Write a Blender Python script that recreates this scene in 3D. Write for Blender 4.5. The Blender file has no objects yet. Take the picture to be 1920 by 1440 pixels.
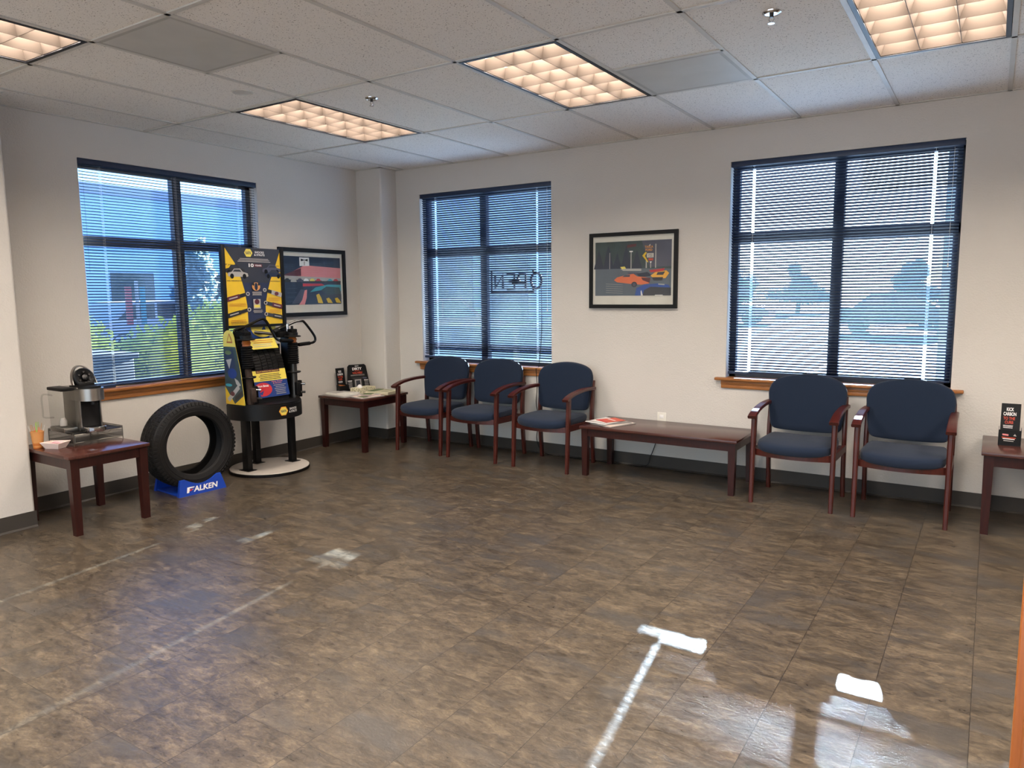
import bpy, bmesh, math, random
from math import sin, cos, pi, radians as R
from mathutils import Vector, Matrix
random.seed(7)
S = bpy.context.scene
COL = S.collection

# ------------------------------------------------------------------ camera
cam_d = bpy.data.cameras.new('camera'); cam = bpy.data.objects.new('camera', cam_d); COL.objects.link(cam)
YAW, PITCH, ROLL, FPX = -0.576942, 0.122126, -0.0093225, 1379.43
f_ = Vector((sin(YAW)*cos(PITCH), cos(YAW)*cos(PITCH), -sin(PITCH)))
x0_ = Vector((cos(YAW), -sin(YAW), 0)); u0_ = x0_.cross(f_)
x_ = x0_*cos(ROLL)+u0_*sin(ROLL); u_ = -x0_*sin(ROLL)+u0_*cos(ROLL)
cam.matrix_world = Matrix(((x_.x, u_.x, -f_.x, 5.28796), (x_.y, u_.y, -f_.y, -5.58002), (x_.z, u_.z, -f_.z, 1.42427), (0, 0, 0, 1)))
cam_d.sensor_fit = 'HORIZONTAL'; cam_d.sensor_width = 36; cam_d.lens = 36*FPX/1920
cam_d.clip_start = 0.05; cam_d.clip_end = 500
S.camera = cam

# ------------------------------------------------------------------ sky, sun, exposure
SUN_DIR = Vector((0.155, -1.0, -0.284)).normalized()      # the way the sunlight travels
SUN_EL = math.asin(-SUN_DIR.z)
SUN_E, SKY_S, LAMP_W, BACK_W = 140.0, 0.62, 84.0, 150.0  # BACK_W drives unseen rear ceiling lights, overpowered as added fill
w = bpy.data.worlds.new('sky'); S.world = w; w.use_nodes = True
nt = w.node_tree; nt.nodes.clear()
sky = nt.nodes.new('ShaderNodeTexSky'); sky.sky_type = 'NISHITA'; sky.sun_disc = False
sky.sun_elevation = SUN_EL; sky.sun_rotation = math.atan2(-0.155, 1.0)
sky.air_density = 1.6; sky.dust_density = 2.0; sky.ozone_density = 2.5
bg = nt.nodes.new('ShaderNodeBackground'); bg.inputs[1].default_value = SKY_S
wo = nt.nodes.new('ShaderNodeOutputWorld')
tint = nt.nodes.new('ShaderNodeMix'); tint.data_type = 'RGBA'; tint.blend_type = 'MULTIPLY'; tint.inputs[0].default_value = 1.0
tint.inputs[7].default_value = (0.66, 0.83, 1.35, 1); nt.links.new(sky.outputs[0], tint.inputs[6]); nt.links.new(tint.outputs[2], bg.inputs[0]); nt.links.new(bg.outputs[0], wo.inputs[0])
sd = bpy.data.lights.new('sun', 'SUN'); sd.energy = SUN_E; sd.angle = R(0.45); sd.color = (1, 0.88, 0.70)
so = bpy.data.objects.new('sun', sd); COL.objects.link(so); so.location = (3, 12, 6)
so.rotation_euler = SUN_DIR.to_track_quat('-Z', 'Y').to_euler()
FILL_W = 90.0
S.view_settings.view_transform = 'Standard'; S.view_settings.look = 'None'
S.view_settings.exposure = 0.0; S.view_settings.gamma = 1.0
S.view_settings.use_curve_mapping = False

# ------------------------------------------------------------------ materials
MATS = {}
def srgb(c):
    return tuple(((v/255)/12.92 if v/255 <= 0.04045 else ((v/255+0.055)/1.055)**2.4) for v in c)+(1,)
class N:
    def __init__(s, name):
        s.m = bpy.data.materials.new(name); s.m.use_nodes = True; s.t = s.m.node_tree
        s.b = s.t.nodes['Principled BSDF']; s.out = s.t.nodes['Material Output']
    def n(s, t, **k):
        o = s.t.nodes.new('ShaderNode'+t)
        for a, b in k.items(): setattr(o, a, b)
        return o
    def l(s, a, b): s.t.links.new(a, b)
    def obj(s): return s.n('TexCoord').outputs['Object']
    def map(s, scale=(1, 1, 1), loc=(0, 0, 0)):
        m = s.n('Mapping'); m.inputs['Scale'].default_value = scale; m.inputs['Location'].default_value = loc
        s.l(s.obj(), m.inputs['Vector']); return m.outputs[0]
    def noise(s, vec, scale, detail=3, rough=0.5, dist=0.0):
        o = s.n('TexNoise'); o.inputs['Scale'].default_value = scale; o.inputs['Detail'].default_value = detail
        o.inputs['Roughness'].default_value = rough; o.inputs['Distortion'].default_value = dist
        s.l(vec, o.inputs['Vector']); return o.outputs['Fac']
    def ramp(s, fac, stops):
        o = s.n('ValToRGB'); e = o.color_ramp.elements
        while len(e) < len(stops): e.new(0.5)
        for i, (p, c) in enumerate(stops): e[i].position = p; e[i].color = c if len(c) == 4 else tuple(c)+(1,)
        s.l(fac, o.inputs[0]); return o.outputs[0]
    def math(s, op, a, b=None, c=None):
        o = s.n('Math', operation=op)
        for i, v in enumerate((a, b, c)):
            if v is None: continue
            if isinstance(v, (int, float)): o.inputs[i].default_value = v
            else: s.l(v, o.inputs[i])
        return o.outputs[0]
    def mix(s, f, a, b, bt='MIX'):
        o = s.n('Mix', data_type='RGBA', blend_type=bt)
        for i, v in ((0, f), (6, a), (7, b)):
            if isinstance(v, (int, float)): o.inputs[i].default_value = v
            elif isinstance(v, tuple): o.inputs[i].default_value = v
            else: s.l(v, o.inputs[i])
        return o.outputs[2]
    def bump(s, h, strength, dist=0.01):
        o = s.n('Bump'); o.inputs['Strength'].default_value = strength; o.inputs['Distance'].default_value = dist
        s.l(h, o.inputs['Height']); s.l(o.outputs[0], s.b.inputs['Normal'])
    def set(s, col=None, rough=None, metal=None, spec=None, **k):
        if col is not None:
            if isinstance(col, tuple): s.b.inputs['Base Color'].default_value = col if len(col) == 4 else col+(1,)
            else: s.l(col, s.b.inputs['Base Color'])
        if rough is not None:
            if isinstance(rough, (int, float)): s.b.inputs['Roughness'].default_value = rough
            else: s.l(rough, s.b.inputs['Roughness'])
        if metal is not None: s.b.inputs['Metallic'].default_value = metal
        if spec is not None: s.b.inputs['Specular IOR Level'].default_value = spec
        for a, b in k.items(): s.b.inputs[a.replace('_', ' ')].default_value = b
def reg(name, n): MATS[name] = n.m; return n.m
def simple(name, c255, rough=0.5, metal=0, var=0.06, bump=0.0, bscale=200, spec=None):
    """procedural plain surface with slight tonal variation"""
    n = N(name); c = srgb(c255)
    d = tuple(v*(1-var*2) for v in c[:3])+(1,); e = tuple(min(1, v*(1+var)) for v in c[:3])+(1,)
    f = n.noise(n.obj(), 14, 4)
    n.set(n.mix(f, d, e), rough, metal, spec)
    if bump: n.bump(n.noise(n.obj(), bscale, 2), bump, 0.002)
    return reg(name, n)

n = N('wall_paint'); v = n.obj()
n.set(n.mix(n.noise(v, 1.3, 2), srgb((200, 195, 187)), srgb((206, 201, 193))), 0.75, spec=0.25)
h1 = n.noise(v, 85, 2, 0.5); h2 = n.noise(v, 28, 2, 0.6); n.bump(n.math('ADD', h1, n.math('MULTIPLY', h2, 0.6)), 0.5, 0.004); reg('wall', n)

n = N('ceiling_tile'); v = n.obj()
sp = n.noise(v, 150, 2, 0.5); spots = n.ramp(sp, [(0.30, (0.22, 0.2, 0.17)), (0.37, (1, 1, 1))])
n.set(n.mix(1.0, n.mix(n.noise(v, 300, 1), srgb((222, 218, 210)), srgb((236, 232, 224))), spots, 'MULTIPLY'), 0.9, spec=0.1)
n.bump(n.noise(v, 120, 3, 0.7), 0.5, 0.003); reg('ctile', n)

n = N('floor_vinyl'); TX, TY = 0.2965, 0.3005
ox = n.n('SeparateXYZ'); n.l(n.obj(), ox.inputs[0])
fx = n.math('DIVIDE', n.math('SUBTRACT', ox.outputs[0], 2.934), TX); fy = n.math('DIVIDE', n.math('ADD', ox.outputs[1], 3.502), TY)
ix, iy = n.math('FLOOR', fx), n.math('FLOOR', fy)
gx, gy = n.math('FRACT', fx), n.math('FRACT', fy)
def edge(g, wd): return n.math('LESS_THAN', n.math('MINIMUM', g, n.math('SUBTRACT', 1, g)), wd)
lx, ly = edge(gx, 0.0042), edge(gy, 0.003)
cmb = n.n('CombineXYZ'); n.l(ix, cmb.inputs[0]); n.l(iy, cmb.inputs[1])
wn = n.n('TexWhiteNoise', noise_dimensions='3D'); n.l(cmb.outputs[0], wn.inputs[0])
sc = n.n('VectorMath', operation='SCALE'); n.l(wn.outputs['Color'], sc.inputs[0]); sc.inputs[3].default_value = 7.0
ad = n.n('VectorMath', operation='ADD'); n.l(n.obj(), ad.inputs[0]); n.l(sc.outputs[0], ad.inputs[1])
mp = n.n('Mapping'); mp.inputs['Scale'].default_value = (0.75, 1.6, 1); mp.inputs['Rotation'].default_value = (0, 0, 0.25); n.l(ad.outputs[0], mp.inputs[0]); V = mp.outputs[0]
big = n.noise(V, 8.5, 6, 0.66, 0.5); fine = n.noise(V, 30, 6, 0.7, 0.9); grn = n.noise(V, 120, 3, 0.6, 0.3)
mx = n.math('ADD', n.math('MULTIPLY', big, 0.42), n.math('ADD', n.math('MULTIPLY', fine, 0.42), n.math('MULTIPLY', grn, 0.16)))
base = n.ramp(mx, [(0.37, srgb((42, 36, 29))), (0.47, srgb((62, 54, 44))), (0.54, srgb((79, 69, 56))), (0.66, srgb((108, 96, 78)))])
grey = n.noise(V, 3.0, 3, 0.6); base = n.mix(n.ramp(grey, [(0.52, (0, 0, 0)), (0.66, (0.75, 0.75, 0.75))]), base, srgb((60, 57, 54)))
tone = n.math('ADD', 0.93, n.math('MULTIPLY', wn.outputs['Value'], 0.12))
base = n.mix(1.0, base, tone, 'MULTIPLY')
base = n.mix(n.math('MULTIPLY', n.math('MAXIMUM', lx, n.math('MULTIPLY', ly, 0.8)), 0.85), base, srgb((22, 18, 15)))
n.set(base, n.math('ADD', 0.21, n.math('MULTIPLY', fine, 0.2)), spec=0.4)
hh = n.math('ADD', n.math('MULTIPLY', fine, 0.8), n.math('MULTIPLY', big, 0.6)); hh = n.math('SUBTRACT', hh, n.math('MULTIPLY', n.math('MAXIMUM', lx, ly), 0.5))
n.bump(hh, 0.45, 0.004); reg('floor', n)

def wood(name, c1, c2, rough=0.3, sc=(30, 30, 2.5), spec=0.5):
    n = N(name); v = n.map(sc); a = n.noise(v, 2.2, 5, 0.6, 0.8)
    n.set(n.ramp(a, [(0.3, srgb(c1)), (0.7, srgb(c2))]), rough, spec=spec); n.bump(a, 0.06, 0.002); return reg(name, n)
wood('mahogany', (34, 12, 10), (52, 20, 15), 0.34, spec=0.35)
wood('mahogany_top', (56, 28, 23), (76, 42, 34), 0.22, (3, 30, 30))
wood('chair_wood', (52, 18, 13), (76, 28, 19), 0.33)
wood('oak', (138, 86, 42), (164, 106, 54), 0.38, (3, 30, 30))
wood('oak_side', (138, 86, 42), (164, 106, 54), 0.38, (30, 3, 30))
wood('oak_post', (138, 76, 28), (156, 90, 36), 0.4, (60, 60, 2))

n = N('navy_upholstery'); v = n.map((1, 1, 1)); a = n.noise(v, 900, 1)
n.set(n.mix(a, srgb((22, 31, 46)), srgb((32, 43, 61))), 0.95, spec=0.15, Sheen_Weight=0.1); n.bump(a, 0.25, 0.001); reg('fabric', n)
simple('slat_navy', (20, 32, 58), 0.45, spec=0.35); simple('rail_navy', (28, 44, 72), 0.4)
simple("slat_grey", (16, 28, 52), 0.5, spec=0.25)
simple('bronze', (34, 38, 46), 0.45); simple('grey_frame', (96, 100, 108), 0.5)
simple('base_vinyl', (56, 51, 45), 0.6); simple('grid_white', (198, 195, 186), 0.5)
simple('black', (9, 8, 8), 0.5, spec=0.3); simple('black_gloss', (7, 7, 8), 0.2); simple('black_matte', (13, 12, 12), 0.8, spec=0.15)
simple('reveal_black', (20, 20, 26), 0.5); simple('white_plastic', (222, 218, 206), 0.4); simple('cord_white', (225, 225, 225), 0.5)
simple('chrome', (205, 205, 205), 0.12, 1.0, 0.02); simple('brushed', (170, 168, 164), 0.3, 1.0, 0.08); simple('wire', (120, 116, 108), 0.3, 1.0)
simple('steel_dark', (70, 68, 66), 0.4, 0.8); simple('rust', (62, 46, 38), 0.7, 0.3, 0.3); simple('amber', (176, 98, 36), 0.35)
simple('disc_white', (176, 168, 158), 0.45); simple('paper', (226, 222, 212), 0.6); simple('paper_grey', (170, 166, 160), 0.6)
simple('mat_board', (214, 208, 196), 0.7); simple('vent_grey', (168, 165, 156), 0.55)
simple('yellow', (222, 184, 40), 0.4); simple('yellow_pale', (226, 208, 90), 0.4); simple('blue', (28, 56, 120), 0.4); simple('blue_dark', (38, 46, 72), 0.4)
simple('print_dark', (48, 50, 58), 0.4); simple('red', (190, 44, 50), 0.4); simple('orange', (232, 150, 50), 0.4); simple('orange_red', (196, 70, 40), 0.4)
simple('pink', (214, 130, 130), 0.4); simple('teal', (60, 150, 160), 0.4); simple('white', (232, 230, 226), 0.4); simple('maroon', (90, 36, 44), 0.4)
simple('car_orange', (222, 112, 70), 0.4); simple('car_yellow', (232, 170, 50), 0.4); simple('car_blue', (34, 74, 150), 0.4)
simple('night', (34, 42, 62), 0.4); simple('night_green', (52, 70, 70), 0.4, var=0.3); simple('night_grey', (74, 76, 92), 0.4); simple('tarmac_print', (88, 98, 108), 0.4)
simple('falken_blue', (22, 62, 160), 0.35); simple('cup_orange', (196, 136, 76), 0.6); simple('straw_green', (150, 190, 70), 0.4); simple('straw_orange', (226, 110, 60), 0.4)
simple('packet_pink', (226, 170, 176), 0.6); simple('tray_paper', (230, 208, 196), 0.7); simple('floral', (200, 192, 160), 0.6, var=0.1); simple('leafgreen', (92, 108, 66), 0.6)
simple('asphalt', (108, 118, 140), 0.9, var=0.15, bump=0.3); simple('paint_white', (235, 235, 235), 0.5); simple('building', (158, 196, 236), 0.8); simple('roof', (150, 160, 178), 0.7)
simple('concrete', (190, 186, 178), 0.9); simple('dark_box', (34, 38, 52), 0.6); simple('trunk', (70, 60, 52), 0.9); simple('car_silver', (180, 184, 190), 0.3); simple('car_dark', (70, 82, 108), 0.3); simple('car_glass', (20, 26, 34), 0.1); simple('car_red', (150, 40, 44), 0.3)

n = N('rubber'); a = n.noise(n.obj(), 60, 3); n.set(n.mix(a, srgb((14, 13, 13)), srgb((24, 22, 21))), 0.62, spec=0.3); n.bump(n.noise(n.obj(), 400, 2), 0.1, 0.001); reg('rubber', n)

def leafmat(name, c1, c2):
    n = N(name); inf = n.n('ObjectInfo'); a = n.noise(n.obj(), 9, 3)
    n.set(n.ramp(a, [(0.3, srgb(c1)), (0.7, srgb(c2))]), 0.5); tr = n.n('BsdfTranslucent'); tr.inputs[0].default_value = srgb(c2)
    mixs = n.n('MixShader'); mixs.inputs[0].default_value = 0.5; n.l(n.b.outputs[0], mixs.inputs[1]); n.l(tr.outputs[0], mixs.inputs[2]); n.l(mixs.outputs[0], n.out.inputs[0]); return reg(name, n)
leafmat('hedge_leaf', (206, 214, 60), (250, 246, 120)); leafmat('tree_leaf', (96, 128, 140), (130, 160, 170))  # hedge tones brightened to stand in for sunlight, tree tones paled for haze

def glass(name, tint, gloss=0.08, rough=0.0, haze_tint=None):
    n = N(name); tb = n.n('BsdfTransparent'); tb.inputs[0].default_value = tint
    gb = n.n('BsdfGlossy'); gb.inputs['Roughness'].default_value = rough; fr = n.n('Fresnel'); fr.inputs[0].default_value = 1.45
    sm = n.noise(n.obj(), 3, 2); m = n.n('MixShader'); geo = n.n('NewGeometry'); n.l(n.math('MULTIPLY', n.math('MULTIPLY', fr.outputs[0], n.math('SUBTRACT', 1.0, geo.outputs['Backfacing'])), n.math('ADD', 0.9, n.math('MULTIPLY', sm, 0.15))), m.inputs[0])
    n.l(tb.outputs[0], m.inputs[1]); n.l(gb.outputs[0], m.inputs[2]); last = m.outputs[0]
    if haze_tint:      # painted-in glare haze: bluish translucent layer that veils the dark outdoors
        tr = n.n('BsdfTranslucent'); tr.inputs[0].default_value = haze_tint; m2 = n.n('MixShader'); n.l(n.ramp(n.noise(n.obj(), 2.5, 3), [(0.3, (0.015, 0.015, 0.015)), (0.7, (0.03, 0.03, 0.03))]), m2.inputs[0]); n.l(last, m2.inputs[1]); n.l(tr.outputs[0], m2.inputs[2]); last = m2.outputs[0]
    n.l(last, n.out.inputs[0]); return reg(name, n)
glass('window_glass', (0.66, 0.81, 1.0, 1), haze_tint=(0.40, 0.66, 1.0, 1)); glass('window_glass_clear', (0.76, 0.88, 1.0, 1), haze_tint=(0.40, 0.66, 1.0, 1)); glass('picture_glass', (0.97, 0.98, 0.98, 1)); glass('clear_plastic', (0.90, 0.90, 0.89, 1), rough=0.03)
MESHM = N('wire_mesh'); v = MESHM.obj(); sx = MESHM.n('SeparateXYZ'); MESHM.l(v, sx.inputs[0])
tot = MESHM.math('ADD', MESHM.math('ADD', sx.outputs[0], sx.outputs[1]), MESHM.math('MULTIPLY', sx.outputs[2], 1.0)); dif = MESHM.math('SUBTRACT', MESHM.math('SUBTRACT', sx.outputs[0], sx.outputs[1]), sx.outputs[2])
k1 = MESHM.math('LESS_THAN', MESHM.math('FRACT', MESHM.math('MULTIPLY', tot, 260)), 0.36); k2 = MESHM.math('LESS_THAN', MESHM.math('FRACT', MESHM.math('MULTIPLY', dif, 260)), 0.36)
MESHM.set(srgb((34, 32, 29)), 0.5, 0.5); MESHM.l(MESHM.math('MAXIMUM', k1, k2), MESHM.b.inputs['Alpha']); reg('mesh', MESHM)

n = N('perforated_vent'); v = n.map((1, 1, 1)); vo = n.n('TexVoronoi'); vo.inputs['Scale'].default_value = 110; vo.inputs['Randomness'].default_value = 0.0; n.l(v, vo.inputs['Vector'])
n.set(n.mix(n.ramp(vo.outputs['Distance'], [(0.20, (1, 1, 1)), (0.28, (0, 0, 0))]), n.mix(n.noise(v, 5, 3), srgb((176, 174, 166)), srgb((196, 194, 186))), srgb((84, 82, 78))), 0.55); reg('perforated', n)

n = N('louver_reflector'); a = n.noise(n.obj(), 8, 2); n.set(n.mix(a, (0.105, 0.083, 0.068, 1), (0.115, 0.091, 0.074, 1)), 0.6, 0.0, 0.1); reg('louver', n)
n = N('tissue_print'); v = n.map((1, 1, 1)); vo = n.n('TexVoronoi'); vo.inputs['Scale'].default_value = 70; n.l(v, vo.inputs['Vector'])
n.set(n.ramp(vo.outputs['Distance'], [(0.25, srgb((120, 120, 84))), (0.45, srgb((216, 208, 176)))]), 0.6); reg('tissue_print', n)

# ------------------------------------------------------------------ mesh building
class MB:
    def __init__(s): s.v = []; s.f = []; s.m = []; s.mats = []
    def mi(s, mat):
        if mat not in s.mats: s.mats.append(mat)
        return s.mats.index(mat)
    def add(s, vs, fs, mat=None, M=None):
        o = len(s.v)
        for p in vs:
            p = Vector(p); s.v.append(M @ p if M else p)
        k = s.mi(mat)
        for f in fs: s.f.append([o+i for i in f]); s.m.append(k)
        return s
    def box(s, lo, hi, mat=None, bev=0.0, M=None):
        bm = bmesh.new(); x0, y0, z0 = lo; x1, y1, z1 = hi
        vs = [bm.verts.new(p) for p in ((x0, y0, z0), (x1, y0, z0), (x1, y1, z0), (x0, y1, z0), (x0, y0, z1), (x1, y0, z1), (x1, y1, z1), (x0, y1, z1))]
        for f in ((3, 2, 1, 0), (4, 5, 6, 7), (0, 1, 5, 4), (1, 2, 6, 5), (2, 3, 7, 6), (3, 0, 4, 7)): bm.faces.new([vs[i] for i in f])
        if bev: bmesh.ops.bevel(bm, geom=list(bm.edges), offset=bev, segments=2, affect='EDGES', profile=0.5)
        bm.verts.index_update(); s.add([v.co.copy() for v in bm.verts], [[v.index for v in f.verts] for f in bm.faces], mat, M); bm.free(); return s
    def hexa(s, b, t, mat=None):
        """eight corners: bottom four then top four, counter-clockwise from above"""
        return s.add(list(b)+list(t), [(3, 2, 1, 0), (4, 5, 6, 7), (0, 1, 5, 4), (1, 2, 6, 5), (2, 3, 7, 6), (3, 0, 4, 7)], mat)
    def tube(s, pts, r, mat=None, n=8, M=None, smooth=0, caps=True):
        pts = [Vector(p) for p in pts]
        if smooth: pts = crv(pts, smooth)
        rs = r if isinstance(r, (list, tuple)) else [r]*len(pts)
        if len(rs) != len(pts): rs = [rs[min(len(rs)-1, int(i*len(rs)/len(pts)))] for i in range(len(pts))]
        t = (pts[1]-pts[0]).normalized(); a = Vector((0, 0, 1)) if abs(t.z) < 0.9 else Vector((1, 0, 0))
        nn = t.cross(a).normalized(); vs = []
        for i, p in enumerate(pts):
            if 0 < i < len(pts)-1: t2 = ((pts[i+1]-p).normalized()+(p-pts[i-1]).normalized()).normalized()
            elif i: t2 = (p-pts[i-1]).normalized()
            else: t2 = t
            nn = (nn-t2*nn.dot(t2)).normalized(); bb = t2.cross(nn)
            for k in range(n): an = 2*pi*k/n; vs.append(p+(nn*cos(an)+bb*sin(an))*rs[i])
        fs = [(i*n+k, i*n+(k+1) % n, (i+1)*n+(k+1) % n, (i+1)*n+k) for i in range(len(pts)-1) for k in range(n)]
        if caps: fs += [tuple(range(n))[::-1], tuple((len(pts)-1)*n+k for k in range(n))]
        return s.add(vs, fs, mat, M)
    def cyl(s, p0, p1, r, mat=None, n=24, r2=None, M=None): return s.tube([p0, p1], [r, r if r2 is None else r2], mat, n, M)
    def lathe(s, prof, c, mat=None, n=48, axis='z', M=None, closed=False):
        """profile of (radius, height) round the axis through c"""
        vs = []
        for r, h in prof:
            for k in range(n):
                a = 2*pi*k/n; q = (r*cos(a), r*sin(a), h)
                if axis == 'x': q = (h, r*cos(a), r*sin(a))
                if axis == 'y': q = (r*sin(a), h, r*cos(a))
                vs.append(Vector(q)+Vector(c))
        m = len(prof); rng = range(m if closed else m-1)
        fs = [(i*n+k, i*n+(k+1) % n, ((i+1) % m)*n+(k+1) % n, ((i+1) % m)*n+k) for i in rng for k in range(n)]
        if not closed:
            if prof[0][0] > 1e-5: fs.append(tuple(range(n))[::-1])
            if prof[-1][0] > 1e-5: fs.append(tuple((m-1)*n+k for k in range(n)))
        return s.add(vs, fs, mat, M)
    def prism(s, poly, fr, d0, d1, mat=None):
        """2D polygon in frame fr=(origin,right,up), pushed along its normal from d0 to d1"""
        o, r, u = [Vector(q) for q in fr]; nn = r.cross(u).normalized(); k = len(poly)
        vs = [o+r*a+u*b+nn*d0 for a, b in poly]+[o+r*a+u*b+nn*d1 for a, b in poly]
        fs = [tuple(range(k))[::-1], tuple(k+i for i in range(k))]+[(i, (i+1) % k, k+(i+1) % k, k+i) for i in range(k)]
        return s.add(vs, fs, mat)
    def build(s, name, mat=None, parent=None, world=True, smooth=35, label=None):
        sh = Vector((0, 0, 0)); q = parent
        while q is not None: sh = sh+q.location; q = q.parent
        me = bpy.data.meshes.new(name); me.from_pydata([tuple(v-sh) for v in s.v], [], s.f); me.update()
        names = [mat if k is None else k for k in s.mats]
        for k in names: me.materials.append(MATS[k])
        me.polygons.foreach_set('material_index', s.m)
        bm = bmesh.new(); bm.from_mesh(me); bmesh.ops.remove_doubles(bm, verts=bm.verts, dist=1e-6); bmesh.ops.recalc_face_normals(bm, faces=bm.faces) if smooth is not None else None; bm.to_mesh(me); bm.free()
        if smooth:
            me.polygons.foreach_set('use_smooth', [True]*len(me.polygons)); me.set_sharp_from_angle(angle=R(smooth))
        o = bpy.data.objects.new(name, me); COL.objects.link(o)
        if parent is not None: o.parent = parent
        if label: o['label'] = label
        return o
def crv(pts, k=6):
    out = []; P = [pts[0]]+list(pts)+[pts[-1]]
    for i in range(1, len(P)-2):
        a, b, c, d = P[i-1], P[i], P[i+1], P[i+2]
        for j in range(k):
            t = j/k; out.append(0.5*((2*b)+(c-a)*t+(2*a-5*b+4*c-d)*t*t+(3*b-3*c+d-a)*t**3))
    out.append(P[-2]); return out
def crv2(pts, k=6, closed=False):
    P = [Vector((a, b, 0)) for a, b in pts]
    if closed:
        m = len(P); out = []
        for i in range(m):
            a, b, c, d = P[i-1], P[i], P[(i+1) % m], P[(i+2) % m]
            for j in range(k):
                t = j/k; out.append(0.5*((2*b)+(c-a)*t+(2*a-5*b+4*c-d)*t*t+(3*b-3*c+d-a)*t**3))
        return [(p.x, p.y) for p in out]
    return [(p.x, p.y) for p in crv(P, k)]
def empty(name, loc, label=None, cat=None, group=None):
    o = bpy.data.objects.new(name, None); COL.objects.link(o); o.location = loc; o.empty_display_size = 0.1
    return tag(o, label, cat, group)
def tag(o, label=None, cat=None, group=None, kind=None):
    for k, v in (('label', label), ('category', cat), ('group', group), ('kind', kind)):
        if v: o[k] = v
    return o
def struct(o, label=None): return tag(o, label, None, None, 'structure')
def copy_tree(o, parent=None):
    c = o.copy(); COL.objects.link(c)
    if parent is not None: c.parent = parent
    for ch in [q for q in bpy.data.objects if q.parent == o]: copy_tree(ch, c)
    return c
_tc = {}
def textmesh(body, bold=0.0, shear=0.0):
    key = (body, bold, shear)
    if key not in _tc:
        cu = bpy.data.curves.new('t', 'FONT'); cu.body = body; cu.offset = bold; cu.shear = shear; cu.resolution_u = 4; cu.align_x = 'CENTER'; cu.align_y = 'CENTER'
        ob = bpy.data.objects.new('t', cu); COL.objects.link(ob); dg = bpy.context.evaluated_depsgraph_get(); dg.update()
        me = bpy.data.meshes.new_from_object(ob.evaluated_get(dg)); vs = [v.co.copy() for v in me.vertices]; fs = [tuple(p.vertices) for p in me.polygons]
        bpy.data.objects.remove(ob); bpy.data.curves.remove(cu); bpy.data.meshes.remove(me); _tc[key] = (vs, fs)
    return _tc[key]
def text(mb, body, fr, c, hgt, mat, d=0.001, bold=0.0, wid=None, shear=0.0):
    """centred lettering of cap height hgt (optionally squeezed to width wid), c = 2D centre in the frame"""
    vs, fs = textmesh(body, bold, shear)
    if not vs: return
    xs = [v.x for v in vs]; ys = [v.y for v in vs]; lines = body.count('\n')+1
    k = hgt/max(1e-6, max(ys)-min(ys)); kx = k if wid is None else wid/(max(xs)-min(xs)); cx, cy = (max(xs)+min(xs))/2, (max(ys)+min(ys))/2
    o, r, u = [Vector(q) for q in fr]; nn = r.cross(u).normalized()
    mb.add([o+r*(c[0]+(v.x-cx)*kx)+u*(c[1]+(v.y-cy)*k)+nn*d for v in vs], fs, mat)
class Print:
    """flat printed sheet: a thin board with printed shapes on its face"""
    def __init__(s, fr, w, h, mat, th=0.003, poly=None):
        s.fr = fr; s.mb = MB(); s.d = 0.0004; s.w, s.h = w, h
        s.mb.prism(poly or [(0, 0), (w, 0), (w, h), (0, h)], fr, -th, 0, mat)
    def p(s, poly, mat): s.d += 0.00012; s.mb.add(*s._q(poly), mat); return s
    def _q(s, poly):
        o, r, u = [Vector(q) for q in s.fr]; nn = r.cross(u).normalized()
        return [o+r*a*s.w+u*b*s.h+nn*s.d for a, b in poly], [tuple(range(len(poly)))]
    def r(s, x0, y0, x1, y1, mat): return s.p([(x0, y0), (x1, y0), (x1, y1), (x0, y1)], mat)
    def e(s, cx, cy, rx, ry, mat, n=20, a0=0, a1=360): return s.p([(cx+rx*cos(R(a0+(a1-a0)*i/n)), cy+ry*sin(R(a0+(a1-a0)*i/n))) for i in range(n if a1-a0 == 360 else n+1)], mat)
    def t(s, body, cx, cy, h, mat, bold=0.0, wid=None, shear=0.0):
        s.d += 0.00012; text(s.mb, body, s.fr, (cx*s.w, cy*s.h), h*s.h, mat, s.d, bold, None if wid is None else wid*s.w, shear); return s
    def lines(s, x0, x1, y, n, dy, h, mat, jag=0.1):
        for i in range(n):
            j = jag*(x1-x0)*random.random(); s.r(x0+j/2, y-i*dy, x1-j/2, y-i*dy+h, mat)
        return s
    def build(s, name, parent, label=None): return s.mb.build(name, 'white', parent, smooth=None, label=label)

# ------------------------------------------------------------------ room shell
H = 2.629; RX, RY = 8.6, -8.4
W2 = (0.615, 2.073); W3 = (3.606, 5.090); W1 = (-2.862, -1.395); ZS, ZH = 0.775, 2.375; TH = 0.17
struct(MB().box((-0.2, RY-0.2, -0.1), (RX+0.2, TH, 0), 'floor').build('floor', 'floor', smooth=None))
struct(MB().box((-0.2, RY-0.2, H), (RX+0.2, TH, H+0.1), 'ctile').build('ceiling', 'ctile', smooth=None))
def wall_with_holes(name, a0, a1, holes, tf):
    mb = MB(); xs = a0
    def bx(p, q, z0, z1):
        c1 = tf(p, 0, z0); c2 = tf(q, TH, z1); lo = tuple(min(a, b) for a, b in zip(c1, c2)); hi = tuple(max(a, b) for a, b in zip(c1, c2)); mb.box(lo, hi, 'wall')
    for h0, h1 in holes:
        bx(xs, h0, 0, H); bx(h0, h1, 0, ZS-0.03); bx(h0, h1, ZH, H); xs = h1
    bx(xs, a1, 0, H); return struct(mb.build(name, 'wall', smooth=None))
wall_with_holes('wall_back', -0.17, RX+0.2, [W2, W3], lambda a, d, z: (a, d, z))
wall_with_holes('wall_left', RY-0.2, 0.0, [W1], lambda a, d, z: (-d, a, z))
struct(MB().box((RX, RY-0.2, 0), (RX+0.2, 0, H), 'wall').build('wall_right', 'wall', smooth=None))
m = MB()    # unseen front wall; its wide glazed opening is added for fill light
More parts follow.
